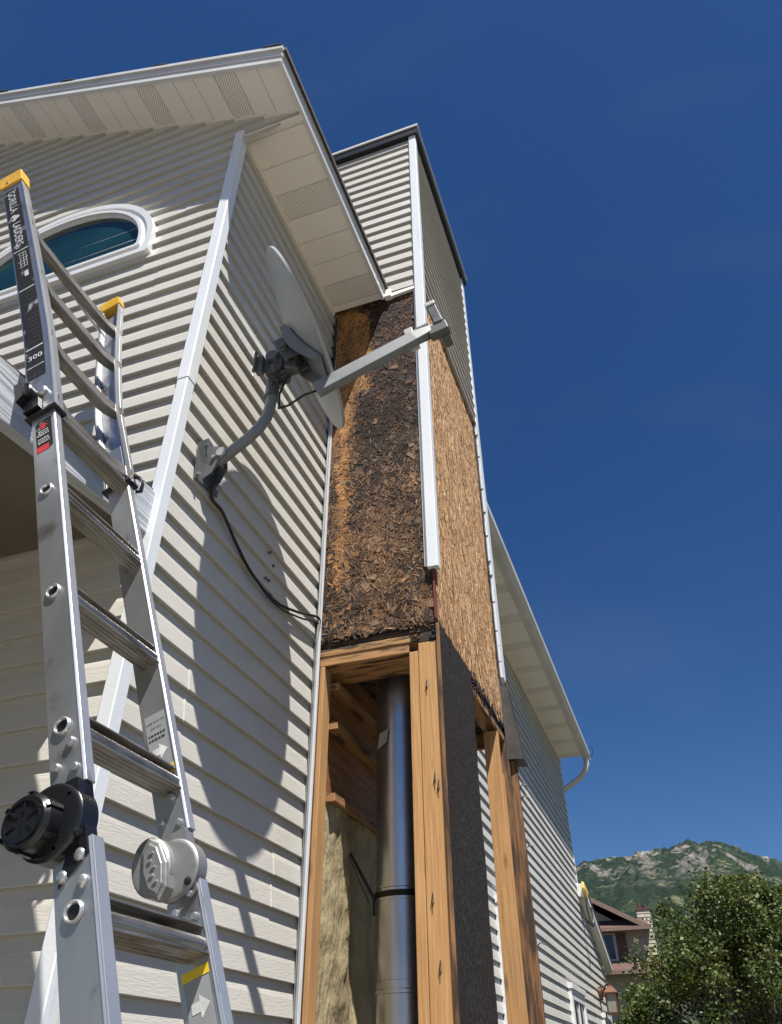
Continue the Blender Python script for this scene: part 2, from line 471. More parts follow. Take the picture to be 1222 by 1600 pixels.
# ================================================================== THE HOUSE
house = thing('house', (-1.5, 1.76, GZ), 'two-storey almond-sided house with white trim, gable end and half-round window', 'house')
XB, YA = -1.5, 1.765            # siding base planes of the side wall and of the gable wall
SL = .532                       # roof slope
def soff(x): return 4.388 + SL * (-1.11 - x)
XR = -5.3                       # ridge
ZB = GZ + .2
K0 = round((.0 - ZB) / PITCH) * PITCH
zb0 = .1329 * 1.5 - math.ceil((.1329 * 1.5 - ZB) / PITCH) * PITCH

# gable wall, cut along the rake; the oval window is set on it
mb = MB()
nk = lambda q: int((q - zb0) / PITCH) // 2
siding(mb, (0, YA, 0), (1, 0, 0), (0, -1, 0), zb0, soff(XR) - .02, lambda z: -9.1 if z < 4.45 else -9.1 + (z - 4.45) / SL, 
       lambda z: (XB - .03) if z < 4.36 else min(-1.13, -1.11 - (z - 4.388) / SL), seams=[(nk(4.2), -2.75), (nk(1.1), -2.05), (nk(1.35), -1.93), (nk(3.2), -1.82), (nk(2.2), -2.2), (nk(3.9), -1.75), (nk(2.75), -2.45), (nk(.45), -1.80), (nk(1.8), -1.75)], seed=1.)
mb.build('wall', M['sidingA'], house)
# side wall in front of the chase, and behind it to the far corner
mb = MB()
def topB(z): return 0
siding(mb, (XB - .007, 0, 0), (0, 1, 0), (1, 0, 0), zb0, 4.39, lambda z: YA + .01, lambda z: 3.125, seed=5., seams=[(nk(1.2), 2.1), (nk(.3), 2.5), (nk(2.9), 2.2), (nk(.75), 2.85), (nk(3.6), 2.75)])
siding(mb, (XB - .007, 0, 0), (0, 1, 0), (1, 0, 0), zb0, 4.39, lambda z: 4.76, lambda z: 12.9, seed=9., seams=[(i, 5.5 + (i * 2.37) % 6.5) for i in range(0, 30, 2)], step=.5)
siding(mb, (XB - .007, 0, 0), (0, 1, 0), (1, 0, 0), zb0, 2.15, lambda z: 12.9, lambda z: min(14.9, 12.75 + (2.199 - z) / .321), seed=3., step=.5)
mb.build('wall', M['sidingB'], house)
mb = MB()   # sheathing added behind the cladding to block light, and the far walls
mb.box((-9.1, 12.86, GZ), (XB - .01, 12.9, 4.39)).box((-9.14, YA, GZ), (-9.1, 12.9, 4.39))
mb.box((XB - .03, 4.78, GZ), (XB - .004, 12.86, 4.38)).box((XB - .03, YA + .03, GZ), (XB - .004, 3.1, 4.38))
mb.box((-9.1, YA + .004, GZ), (XB - .03, YA + .03, 4.38))
mb.box((-4.0, 14.87, GZ), (XB - .005, 14.9, 1.45)).box((XB - .03, 12.91, GZ), (XB - .004, 14.86, 1.45))
mb.build('wall_backing', M['sidingB'], house)

# corner post of the gable / side wall, with the joint seen half way up
mb = MB()
for (z0, z1, e) in ((GZ + .1, 2.33, 0.), (2.33, 4.40, .0022)):
    prof = [(-1.532 - e, 1.772), (-1.532 - e, 1.738 - e), (-1.528 - e, 1.735 - e), (-1.484 + e, 1.735 - e), (-1.480 + e, 1.738 - e), (-1.480 + e, 1.786 + e), (-1.499, 1.786 + e), (-1.499, 1.772)]
    mb.prism([(x, y, z0) for x, y in prof], (0, 0, z1 - z0))
mb.build('corner_post', M['trim'], house)
mb = MB(); mb.box((-1.53, 12.86, 2.2), (-1.485, 12.93, 4.39)); mb.build('corner_post', M['trim'], house)
mb = MB(); mb.box((-1.53, 14.87, GZ), (-1.485, 14.93, 1.5))
mb.build('corner_post', M['trim'], house)

# ---- soffits made of panels, every fourth one perforated
def soffmat(name, ux, uy, uz, px):
    m = mat(name, (.90, .85, .78), .45, nscale=2, col2=(.86, .81, .74))
    t = m.node_tree; b = t.nodes['Principled BSDF']; src = b.inputs['Base Color'].links[0].from_socket
    tc = t.nodes.new('ShaderNodeTexCoord'); mp = t.nodes.new('ShaderNodeMapping')
    mp.inputs['Scale'].default_value = (px, px, px)
    mp.inputs['Rotation'].default_value = (ux, uy, uz)
    v = t.nodes.new('ShaderNodeTexVoronoi'); v.inputs['Scale'].default_value = 1; v.inputs['Randomness'].default_value = 0; v.voronoi_dimensions = '2D'
    mr = t.nodes.new('ShaderNodeMapRange'); mr.inputs['From Min'].default_value = .21; mr.inputs['From Max'].default_value = .29
    mr.inputs['To Min'].default_value = .9; mr.inputs['To Max'].default_value = 0
    mx = t.nodes.new('ShaderNodeMixRGB'); mx.inputs['Color2'].default_value = (.06, .055, .05, 1)
    L = t.links.new
    L(tc.outputs['Object'], mp.inputs[0]); L(mp.outputs[0], v.inputs['Vector']); L(v.outputs['Distance'], mr.inputs['Value'])
    L(mr.outputs[0], mx.inputs['Fac']); L(src, mx.inputs['Color1']); L(mx.outputs[0], b.inputs['Base Color'])
    return m
M['perf'] = soffmat('perforated_soffit', 0, 0, math.radians(45), 78.)

# eave soffit (level) over the side wall
def eave(y0, y1, start):
    mb = MB(); pf = MB()
    k = start; y = 2.16 + .177 * k
    while y < y1:
        a, b_ = max(y, y0), min(y + .177, y1)
        if b_ - a > .005:
            vent = (k % 4 == 0)
            t = pf if vent else mb
            t.box((-1.497, a + .0025, 4.387), (-1.125, b_ - .0025, 4.392))
        k += 1; y += .177
    mb.box((-1.497, y0, 4.394), (-1.125, y1, 4.40))
    mb.box((-1.499, y0, 4.362), (-1.481, y1, 4.386))      # F-channel along the wall
    mb.build('soffit', M['soffit'], house, merge=True)
    build_each(pf, 'soffit_vent', M['perf'], house)
eave(1.77, 3.10, -4)
eave(4.76, 12.95, 14)
# rake soffit (sloping) under the gable overhang
mb = MB(); pf = MB()
def rk(x0, x1, y0, y1, t, d0=0., d1=.005):
    t.hexa([(x0, y0, soff(x0) + d0), (x1, y0, soff(x1) + d0), (x1, y1, soff(x1) + d0), (x0, y1, soff(x0) + d0),
            (x0, y0, soff(x0) + d1), (x1, y0, soff(x1) + d1), (x1, y1, soff(x1) + d1), (x0, y1, soff(x0) + d1)])
for k in range(-2, 28):
    x1 = -1.427 - .15 * k; x0 = x1 - .15
    x1 = min(x1, -1.125); x0 = max(x0, XR)
    if x1 - x0 < .01: continue
    rk(x0 + .002, x1 - .002, 1.478, YA - .001, pf if k % 4 == 0 else mb)
rk(XR, -1.125, 1.478, YA, mb, .007, .012)
for k in range(0, 24):        # the trim strip under the rake soffit, in lengths that lap
    xa = -1.16 - .19 * k; xb = xa - .20
    if xb < XR: break
    mb.hexa([(xb, YA - .026, soff(xb) - .012), (xa, YA - .026, soff(xa) - .014), (xa, YA - .002, soff(xa) - .014), (xb, YA - .002, soff(xb) - .012),
             (xb, YA - .026, soff(xb) - .001), (xa, YA - .026, soff(xa) - .003), (xa, YA - .002, soff(xa) - .003), (xb, YA - .002, soff(xb) - .001)])
mb.build('soffit', M['soffit'], house); build_each(pf, 'soffit_vent', M['perf'], house)
# ---- fascia boards
mb = MB()
zr = lambda x: 4.53 + SL * (-1.09 - x)
# rake: lower bright board, drip edge above
def rkb(x0, x1, ya, yb, a0, a1, t):
    t.hexa([(x0, ya, soff(x0) + a0), (x1, ya, soff(x1) + a0), (x1, yb, soff(x1) + a0), (x0, yb, soff(x0) + a0),
            (x0, ya, soff(x0) + a1), (x1, ya, soff(x1) + a1), (x1, yb, soff(x1) + a1), (x0, yb, soff(x0) + a1)])
rkb(XR, -1.108, 1.462, 1.482, -.012, .045, mb)
rkb(XR, -1.104, 1.455, 1.470, .047, .098, mb)
rkb(XR, -1.098, 1.440, 1.458, .100, .132, mb)
mb.build('rake_fascia', M['fascia'], house)
mb = MB()
mb.box((-1.130, 1.478, 4.376), (-1.108, 3.10, 4.445)).box((-1.124, 1.470, 4.447), (-1.104, 3.10, 4.500)).box((-1.124, 1.466, 4.502), (-1.096, 3.10, 4.518))
mb.build('eave_fascia', M['fascia'], house)
mb = MB()   # gutter along the rear part of the eave
pr = [(-1.125, 4.378), (-1.125, 4.50), (-1.118, 4.50), (-1.118, 4.386), (-1.06, 4.386), (-1.018, 4.43), (-1.018, 4.50), (-1.002, 4.50), (-1.002, 4.425), (-1.05, 4.376)]
mb.prism([(x, 4.85, z) for x, z in pr], (0, 8.3, 0))
mb.box((-1.125, 13.15, 4.376), (-1.002, 13.158, 4.50)); 
mb.build('gutter', M['gutter'], house)
mb = MB()
mb.tube([(-1.07, 13.02, 4.38), (-1.07, 13.02, 4.27), (-1.10, 13.02, 4.17), (-1.20, 13.0, 4.05), (-1.42, 12.98, 3.92), (-1.55, 12.97, 3.85), (-1.60, 12.97, 3.6), (-1.60, 12.97, 1.9)], .045, 10)
mb.build('downspout', M['gutter'], house, smooth=True)
mb = MB()
mb.tube([(-1.0, 13.0, 4.36), (-.94, 13.0, 4.42), (-.93, 13.05, 4.52), (-.98, 13.1, 4.58)], .006, 6)
mb.build('loose_wire', M['cable'], house)
# ---- roof
mb = MB()
for (a, b_) in ((-1.085, XR), (XR, -9.5)):
    za = zr(a) if a > XR - 1e-6 else 0
    def Z(x): return 4.512 + SL * (-1.10 - x) if x >= XR else 4.512 + SL * (-1.10 - XR) - SL * (XR - x)
    mb.hexa([(b_, 1.459, Z(b_) - .012), (a, 1.459, Z(a) - .012), (a, 13.2, Z(a) - .012), (b_, 13.2, Z(b_) - .012),
             (b_, 1.459, Z(b_) + .022), (a, 1.459, Z(a) + .022), (a, 13.2, Z(a) + .022), (b_, 13.2, Z(b_) + .022)])
x = -1.1
random.seed(3)
while x > XR:                   # shingle courses standing a little proud on the rake edge
    zz = 4.524 + SL * (-1.10 - x)
    if random.random() < .3:
        d = random.uniform(.0, .006); L_ = .13
        mb.hexa([(x - L_, 1.438 - d, zz + SL * L_), (x, 1.438 - d, zz), (x, 3.0, zz), (x - L_, 3.0, zz + SL * L_),
                 (x - L_, 1.438 - d, zz + SL * L_ + .003), (x, 1.438 - d, zz + .005), (x, 3.0, zz + .005), (x - L_, 3.0, zz + SL * L_ + .003)])
    x -= .135
mb.build('roof', M['shingle'], house)
# cap of gable above the corner (return box) and far gable filling
mb = MB()
mb.prism([(-1.53, YA - .002, 4.372), (-1.125, YA - .002, 4.372), (-1.125, YA - .002, soff(-1.125) - .002), (-1.53, YA - .002, soff(-1.53) - .002)], (0, .02, 0))
mb.box((-1.53, YA - .012, 4.366), (-1.125, YA - .002, 4.383))
mb.prism([(-9.1, 12.88, 4.39), (-1.5, 12.88, 4.39), (XR, 12.88, 4.39 + SL * 3.8)], (0, .03, 0))
build_each(mb, 'gable_return', M['soffit'], house)

# ---- oval-topped window
def win_outline(off):
    xc, a, zs, h, zb = -2.58, .592 + off, 3.535, .487 + off, 3.50 - off
    P = [(xc - a, zb), (xc + a - .012, zb), (xc + a, zb + .012)]
    for i in range(0, 41):
        t = math.pi * i / 40
        P.append((xc + a * math.cos(t), zs + h * math.sin(t)))
    return P
wi = []
def ring(offa, offb, ya, yb, mi, t):
    A = win_outline(offa); B = win_outline(offb); n = len(A)
    for i in range(n):
        j = (i + 1) % n
        a0, a1, b0, b1 = A[i], A[j], B[i], B[j]
        t.face([(a0[0], yb, a0[1]), (a1[0], yb, a1[1]), (a1[0], ya, a1[1]), (a0[0], ya, a0[1])], mi)
        t.face([(b0[0], ya + .2 * 0, b0[1]), (b1[0], ya, b1[1]), (b1[0], yb, b1[1]), (b0[0], yb, b0[1])], mi)
        t.face([(a0[0], ya, a0[1]), (a1[0], ya, a1[1]), (b1[0], ya, b1[1]), (b0[0], ya, b0[1])], mi)
win = thing('arched_window', (-2.58, 1.74, 3.5), None, None); 
win.parent = house; win.location = win.location - house.location
del_ = [k for k in win.keys()]
mb = MB()
ring(.083, .048, 1.716, 1.77, 0, mb); ring(.048, .020, 1.724, 1.77, 0, mb); ring(.020, .0, 1.712, 1.77, 0, mb); ring(.0, -.012, 1.735, 1.77, 0, mb)
mb.build('window_frame', M['frame'], win)
mb = MB(); mb.face([(x, 1.742, z) for x, z in win_outline(-.008)]); mb.build('window_pane', M['glass'], win)

# ---- far windows of the side wall
def farwin(y0, y1, z0, z1):
    w_ = thing('window', (-1.5, (y0 + y1) / 2, z0), None, None); w_.parent = house; w_.location = w_.location - house.location
    mb = MB(); X0, X1 = -1.495, -1.452
    mb.box((X0, y0 - .09, z0 - .1), (X1, y0, z1 + .1)).box((X0, y1, z0 - .1), (X1, y1 + .09, z1 + .1))
    mb.box((X0, y0, z1), (X1, y1, z1 + .1)).box((X0, y0 - .1, z1 + .102), (X1 + .02, y1 + .1, z1 + .16)).box((X0, y0, z0 - .1), (X1, y1, z0))
    ym = y0 + (y1 - y0) * .5
    mb.box((X0, ym - .03, z0), (X1 - .008, ym + .03, z1)).box((X0, y0, z0), (X1 - .012, y0 + .04, z1)).box((X0, y1 - .04, z0), (X1 - .012, y1, z1))
    mb.build('window_frame', M['frame'], w_)
    mb = MB(); mb.box((X0, y0, z0), (X0 + .02, y1, z1)); mb.build('window_pane', M['glassfar'], w_)
farwin(10.55, 11.5, -.3, .78)
farwin(13.65, 14.25, -.2, .66)
farwin(6.95, 7.9, -.3, 1.10)

# ---- lower rear roof with its raking eave
mb = MB()
def lo_z(y): return 2.24 - .328 * (y - 12.92)
mb.hexa([(-1.405, 12.92, lo_z(12.92) + .02), (-1.385, 12.92, lo_z(12.92) + .02), (-1.385, 15.25, lo_z(15.25)), (-1.405, 15.25, lo_z(15.25)),
         (-1.405, 12.92, lo_z(12.92) + .15), (-1.385, 12.92, lo_z(12.92) + .15), (-1.385, 15.25, lo_z(15.25) + .13), (-1.405, 15.25, lo_z(15.25) + .13)])
mb.build('rear_fascia', M['fascia'], house)
mb = MB()
mb.hexa([(-1.5, 12.92, lo_z(12.92) - .03), (-1.40, 12.92, lo_z(12.92) + .02), (-1.40, 15.25, lo_z(15.25)), (-1.5, 15.25, lo_z(15.25) - .03),
         (-1.5, 12.92, lo_z(12.92)), (-1.40, 12.92, lo_z(12.92) + .03), (-1.40, 15.25, lo_z(15.25) + .03), (-1.5, 15.25, lo_z(15.25))])
mb.build('rear_soffit', M['soffit'], house)
mb = MB()
mb.hexa([(-6, 12.91, lo_z(12.92) + .15), (-1.375, 12.91, lo_z(12.92) + .15), (-1.375, 15.3, lo_z(15.3) + .14), (-6, 15.3, lo_z(15.3) + .14),
         (-6, 12.91, lo_z(12.92) + .18), (-1.375, 12.91, lo_z(12.92) + .18), (-1.375, 15.3, lo_z(15.3) + .17), (-6, 15.3, lo_z(15.3) + .17)])
mb.build('rear_roof', M['shingle'], house)

# screws left in the siding
mb = MB()
for (y, z) in ((2.56, 1.98), (2.60, 1.93), (2.545, 1.83), (2.575, 1.835), (2.60, 1.77)):
    mb.cyl((-1.50, y, z), (-1.478, y, z), .007, 8)
build_each(mb, 'screw', M['dishd'], house)

# ================================================================== PORCH ROOF
porch = thing('porch_roof', (-1.53, 1.7, 1.54), 'sloping porch roof with white wood-grained edge beam against the gable wall', 'porch roof')
bz = lambda y: 1.54 + (y - 1.74) * .10
mb = MB()
y0, y1 = -2.2, 1.735
n = 24
for i in range(1):
    mb.hexa([(-1.548, y0, bz(y0)), (-1.506, y0, bz(y0)), (-1.506, y1, bz(y1)), (-1.548, y1, bz(y1)),
             (-1.548, y0, bz(y0) + .185), (-1.506, y0, bz(y0) + .185), (-1.506, y1, bz(y1) + .185), (-1.548, y1, bz(y1) + .185)])
mb.build('edge_beam', M['beam'], porch, bevel=.004)
mb = MB()
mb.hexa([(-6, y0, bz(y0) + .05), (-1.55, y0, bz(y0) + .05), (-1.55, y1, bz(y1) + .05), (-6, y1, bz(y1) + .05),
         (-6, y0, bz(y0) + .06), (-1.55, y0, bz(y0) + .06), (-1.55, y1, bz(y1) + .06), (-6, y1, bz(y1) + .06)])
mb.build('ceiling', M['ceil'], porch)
mb = MB()
mb.hexa([(-6, y0 - .03, bz(y0) + .19), (-1.52, y0 - .03, bz(y0) + .19), (-1.52, y1, bz(y1) + .188), (-6, y1, bz(y1) + .188),
         (-6, y0 - .03, bz(y0) + .205), (-1.52, y0 - .03, bz(y0) + .205), (-1.52, y1, bz(y1) + .203), (-6, y1, bz(y1) + .203)])
mb.box((-6, y0 - .04, bz(y0)), (-1.55, y0, bz(y0) + .185))
mb.build('roof_deck', M['shingle'], porch)
for px_ in (-1.6, -4.2):
    mb = MB(); mb.box((px_ - .045, y0 + .06, GZ + .005), (px_ + .045, y0 + .15, bz(y0 + .15) - .001)); mb.build('post', M['beam'], porch, bevel=.004)

# ================================================================== CHIMNEY CHASE
chase = thing('chimney_chase', (-1.2, 3.14, GZ), 'tall chimney chase stripped to rotten wood panels, bare studs below and siding on top', 'chimney chase')
XS, YF, YK = -.855, 3.14, 4.70       # side face, front face, rear face (sheathing planes)
XL = -2.3
mb = MB()
ztp = 6.56
siding(mb, (0, YF - .004, 0), (1, 0, 0), (0, -1, 0), 4.462, ztp, lambda z: XL, lambda z: XS - .02, seed=21., pitch=.1155)
siding(mb, (XL + .004, 0, 0), (0, 1, 0), (-1, 0, 0), 5.0, ztp, lambda z: YF, lambda z: YK, seed=25., step=.5)
mb.build('siding', M['sidingA'], chase)
mb = MB()
siding(mb, (XS + .004, 0, 0), (0, 1, 0), (1, 0, 0), 4.462, ztp, lambda z: YF + .01, lambda z: YK - .055, seed=31., pitch=.1155)
mb.build('siding', M['sidingB'], chase)
mb = MB()
mb.box((XL, YF, 4.4), (XS, YF + .02, ztp)).box((XS - .02, YF + .021, 4.4), (XS, YK, ztp)).box((XL, YK - .02, 4.4), (XS - .021, YK, ztp)).box((XL, YF + .021, 4.4), (XL + .02, YK - .021, ztp))
mb.box((-1.5, YK - .02, 1.8), (XS - .021, YK, 4.4))
mb.build('inner_sheathing', M['osbbase'], chase)
# starter trim at the foot of the siding
mb = MB()
mb.hexa([(-1.10, YF - .028, 4.405), (XS - .03, YF - .028, 4.425), (XS - .03, YF - .003, 4.425), (-1.10, YF - .003, 4.405),
         (-1.10, YF - .022, 4.445), (XS - .03, YF - .022, 4.462), (XS - .03, YF - .003, 4.462), (-1.10, YF - .003, 4.445)])
mb.box((-1.108, YF - .045, 4.40), (-1.06, YF - .003, 4.475))
mb.build('starter_strip', M['soffit'], chase)
# corner posts: front one hangs loose past the stripped panel, rear one is jagged on its inner side
mb = MB()
for (z0, z1, e) in ((2.10, 3.9, 0.), (3.9, 5.35, .0025), (5.35, 6.565, .001)):
    prof = [(-.884 - e, YF - .006), (-.884 - e, YF - .032 - e), (-.880 - e, YF - .035 - e), (-.829 + e, YF - .035 - e), (-.825 + e, YF - .031 - e), (-.825 + e, YF + .015), (-.85, YF + .015), (-.85, YF - .006)]
    mb.prism([(x, y, z0) for x, y in prof], (0, 0, z1 - z0))
mb.box((-.902, YF - .014, 2.12), (-.886, YF - .006, 4.42))
mb.build('corner_post', M['trim'], chase)
mb = MB()
z = 2.15; random.seed(5)
while z < 6.56:
    h = .1155
    j = random.uniform(.0, .022)
    zt_ = min(z + h, 6.565)
    mb.box((-.85, YK - .055 - (.0 if z > 4.4 else j), z), (-.826, YK + .02, zt_ - .0005))
    z += h
mb.build('corner_post', M['trim'], chase)
mb = MB()
z = 2.15
while z < 4.4:
    mb.box((-.853, YK - .105 - random.uniform(0, .012), z), (-.842, YK - .05, z + .115)); z += .1155
mb.build('gap_shade', M['blk'], chase)  # shade of the open gap beside the post, put in as black strips
# metal chase cap
mb = MB()
mb.box((XL - .03, YF - .055, 6.53), (-.80, YK + .05, 6.625))
mb.build('cap', M['blk'], chase)
mb = MB()
mb.box((XL - .04, YF - .066, 6.627), (-.79, YF - .03, 6.655))
mb.box((-.818, YF - .028, 6.627), (-.79, YK + .06, 6.640))
mb.build('cap_edge', M['fascia'], chase)

# ---- the rotten front panel: a base sheet buried under loose flakes
def flakes(mb, n, place, size, colf, seed, tilt=.35, stand=.006):
    rnd = random.Random(seed)
    for i in range(n):
        a, c = place(rnd)
        ang, L, W = size(rnd, a, c)
        col = colf(rnd, a, c)
        if col is None: continue
        t1, t2 = rnd.gauss(0, tilt), rnd.gauss(0, tilt)
        ca, sa = math.cos(ang), math.sin(ang)
        d = stand * rnd.random()
        P = []
        curl = rnd.uniform(-.15, .25) * L
        for (p, q) in ((-.5, -.5), (0, -.55), (.5, -.4), (.5, .45), (0, .5), (-.5, .5)):
            p += rnd.uniform(-.08, .08); q += rnd.uniform(-.1, .1)
            lx, ly = p * L, q * W
            h = d + abs(lx * t1) * (1 if lx * t1 > 0 else .1) + ly * t2 * .5 + (curl * (p * p) if tilt > .1 else 0)
            P.append((a + lx * ca - ly * sa, c + lx * sa + ly * ca, max(h, .0005)))
        yield P, col
rotb = MB()
rotb.box((-1.497, YF, 1.80), (XS - .002, YF + .018, 4.398)).build('sheathing_base', M['rotbase'], chase)
def place(r_): return r_.uniform(-1.485, XS - .035), 1.80 + (4.45 - 1.80) * r_.random()
def sz(r_, a, c):
    big = c < 3.1
    if r_.random() < (.06 if big else .03): return r_.uniform(0, 3.14), r_.uniform(.03, .07), r_.uniform(.016, .036)
    return r_.gauss(1.4, .9), r_.uniform(.016, .060 if big else .040), r_.uniform(.002, .008 if big else .006)
def zone(a, c):
    """1 = sound orange board, 0 = rotted"""
    edge = -1.335 + .05 * nz(c * 2.2, 1.) + (.085 if c > 3.55 else 0) + (.02 if c > 3.2 else 0)
    if c > 4.36: edge = -1.30
    v = 1 / (1 + math.exp((a - edge) * 70))
    if c < 3.25:                                         # lower down only a narrow streak of sound wood is left
        v = math.exp(-((a + 1.385 + .03 * nz(c * 3, 3.)) / (.040 + .02 * nz(c * 7, 5.))) ** 2) * (1 if c > 2.35 else max(.25, (c - 1.9) / .45) * .8)
        if c > 2.9: v = max(v, (c - 2.9) / .35 * 1 / (1 + math.exp((a - edge) * 70)))
    return v
def colr(r_, a, c):
    v = zone(a, c)
    if r_.random() < v * 1.15:
        k = r_.uniform(.85, 1.15) * (.85 + .5 * nz(a * 14, c * 4, 9.))
        return (.46 * k, .225 * k, .078 * k)
    n_ = nz(a * 9, c * 6, 2.) + .5 * nz(a * 25, c * 18, 5.)
    q = r_.random()
    if c > 3.1:
        dk = (.030, .015, .011); md = (.115, .055, .032); lt = (.20, .115, .07)
    else:
        dk = (.035, .020, .013); md = (.165, .092, .048); lt = (.27, .17, .10)
    big_ = nz(a * 3.1, c * 2.3, 7.) + (.25 if c < 2.6 else 0) - (.55 * math.exp(-((c - 3.35) / .38) ** 2) * (1 if a > -1.28 else .2)) - (.45 if c > 4.1 and a < -1.02 else 0) - .18
    cc = lt if q > .80 - .35 * n_ - .2 * big_ else (md if q > .42 - .45 * n_ - .5 * big_ else dk)
    k = r_.uniform(.75, 1.15)
    if r_.random() < .22 + .3 * max(0, big_) : cc = (cc[0] * 1.35, cc[1] * 1.15, cc[2] * .9)
    return tuple(x * k for x in cc)
mb = MB()
for P, col in flakes(mb, 19000, place, sz, colr, 11, .09, .006):
    v = zone(sum(p[0] for p in P) / 6, sum(p[1] for p in P) / 6)
    fl = 1 - .88 * v
    mb.face([(p[0], YF - .001 - min(p[2], .03) * fl, p[1]) for p in P], 0, col)
mb.build('rotten_panel', M['flake'], chase)
# ---- the sound side panel of long upright strands
mb = MB()
mb.box((XS - .012, YF + .02, 1.82), (XS, YK - .085, 4.47)).build('sheathing_board', M['osbbase'], chase)
def place2(r_): return r_.uniform(YF + .025, YK - .09), r_.uniform(1.83, 4.46)
def sz2(r_, a, c): return math.pi / 2 + r_.gauss(0, .30), r_.uniform(.035, .10), r_.uniform(.007, .028)
def col2(r_, a, c):
    k = r_.uniform(.66, 1.2)
    q = r_.random()
    b_ = (.70, .40, .18) if q < .6 else ((.86, .58, .32) if q < .85 else (.48, .24, .095))
    if c < 2.0 and r_.random() < .4: k *= .7
    return tuple(x * k for x in b_)
mb = MB()
for P, col in flakes(mb, 7500, place2, sz2, col2, 5, .02, .0030):
    mb.face([(XS + .0006 + min(p[2], .005), p[0], p[1]) for p in P], 0, col)
mb.build('strand_panel', M['flake'], chase)
mb = MB(); mb.box((XS - .008, YF - .010, 1.815), (XS + .002, YF + .012, 2.11)); mb.build('membrane_edge', M['redpaper'], chase)

# ---- framing
def lumber(name, a, b_, m, bev=.003):
    return MB().box(a, b_).build(name, m, chase, bevel=bev)
# front header: rotten rim over two plates
lumber('rim_board', (-1.49, YF + .012, 1.752), (-.87, YF + .30, 1.797), M['rotx'])
lumber('top_plate', (-1.485, YF + .004, 1.712), (-.955, YF + .24, 1.750), M['studx'])
lumber('header', (-1.475, YF + .009, 1.662), (-1.004, YF + .245, 1.710), M['studx'])
lumber('top_plate', (-.953, YF + .0, 1.70), (-.862, YF + .09, 1.75), M['rotx'])
MB().box((-1.495, YF + .02, 1.798), (XS - .02, YK - .03, 1.806)).build('fire_stop', M['rotx'], chase)
lumber('stud', (-1.003, YF + .006, GZ), (-.957, YF + .095, 1.661), M['studz'])
lumber('stud', (-.955, YF + .001, GZ), (-.862, YF + .040, 1.699), M['studz'])
lumber('stud', (-1.487, YF + .004, GZ), (-1.472, YF + .09, 1.66), M['studzr'])
lumber('stud', (-1.470, YF + .008, GZ), (-1.446, YF + .09, 1.66), M['studz'])
# side plates
lumber('side_plate', (-.945, YF + .13, 1.715), (-.858, YK, 1.752), M['study'])
lumber('side_plate', (-.945, YF + .13, 1.754), (-.862, YK, 1.792), M['roty'])
lumber('rim_board', (-.882, 3.74, 1.794), (-.853, YK + .02, 1.83), M['roty'])
# side studs
lumber('stud', (-.946, 4.415, GZ), (-.858, 4.452, 1.713), M['studz'])
o = lumber('stud', (-.858, 4.418, GZ), (-.848, 4.456, 1.45), M['studz'])
lumber('stud', (-.93, 4.66, GZ), (-.805, 4.70, 1.713), M['studzr'])
lumber('stud', (-.90, 4.62, GZ), (-.845, 4.655, 1.713), M['studzr'])
lumber('stud', (-1.49, YK - .05, GZ), (-1.40, YK - .01, 1.79), M['studz'])
lumber('rear_plate', (-1.40, YK - .05, 1.70), (-.95, YK - .012, 1.79), M['studx'])
# black faced board round the corner
mb = MB()
pts = []
random.seed(9)
zs = [GZ + i * .09 for i in range(int((1.79 - GZ) / .09) + 1)] + [1.79]
F_ = [(3.752 + random.uniform(-.012, .012) , z) for z in zs]
poly = [(-.856, YF - .004, GZ)] + [(-.856, a, z) for a, z in F_] + [(-.856, YF - .004, 1.79)]
mb.prism(poly, (.012, 0, 0))
mb.build('black_board', M['felt'], chase)
mb = MB(); mb.box((-.859, YF - .012, GZ), (-.843, YF - .005, 1.785)); mb.build('board_edge', M['rotx'] if 0 else M['studzr'], chase)
# bent flashing at the rear
mb = MB()
mb.hexa([(-.85, 4.62, 1.60), (-.755, 4.64, 1.60), (-.81, 4.64, 2.08), (-.85, 4.62, 2.08), (-.85, 4.78, 1.60), (-.755, 4.80, 1.60), (-.81, 4.70, 2.08), (-.85, 4.70, 2.08)])
mb.build('bent_flashing', M['greyblack'], chase)
mb = MB()
random.seed(4)
for i in range(34):
    y = random.uniform(3.8, 4.7); z = random.uniform(1.74, 1.84); t_ = random.uniform(.01, .045)
    mb.box((-.862, y, z), (-.853 + random.uniform(0, .006), y + t_, z + random.uniform(.004, .012)))
for i in range(30):
    x = random.uniform(-1.0, -.87); z = random.uniform(1.70, 1.80)
    mb.box((x, YF - random.uniform(.001, .007), z), (x + random.uniform(.006, .022), YF + .01, z + random.uniform(.003, .010)))
for i in range(26):
    x = random.uniform(-1.49, -1.0); z = random.uniform(1.775, 1.81)
    mb.box((x, YF - random.uniform(.001, .008), z), (x + random.uniform(.006, .03), YF + .01, z + random.uniform(.004, .012)))
for o in [mb.build('debris', M['roty'], chase)]: o['kind'] = 'stuff'
# nails and splinters
mb = MB()
for (y, z) in ((4.70, 1.45), (4.70, 1.1), (4.70, .6), (4.70, 1.38)):
    mb.tube([(-.80, y, z), (-.785, y - .01, z + .012), (-.76, y - .01, z + .0)], .0035, 5)
for (x, z) in ((-.90, 1.02), (-.885, .985), (-.93, .55), (-.91, .32), (-.92, 1.45)):
    mb.tube([(x, YF - .003, z), (x + .008, YF - .012, z + .015), (x + .004, YF - .006, z + .05), (x - .004, YF - .004, z + .01)], .0022, 5)
build_each(mb, 'nail', M['dkink'], chase)

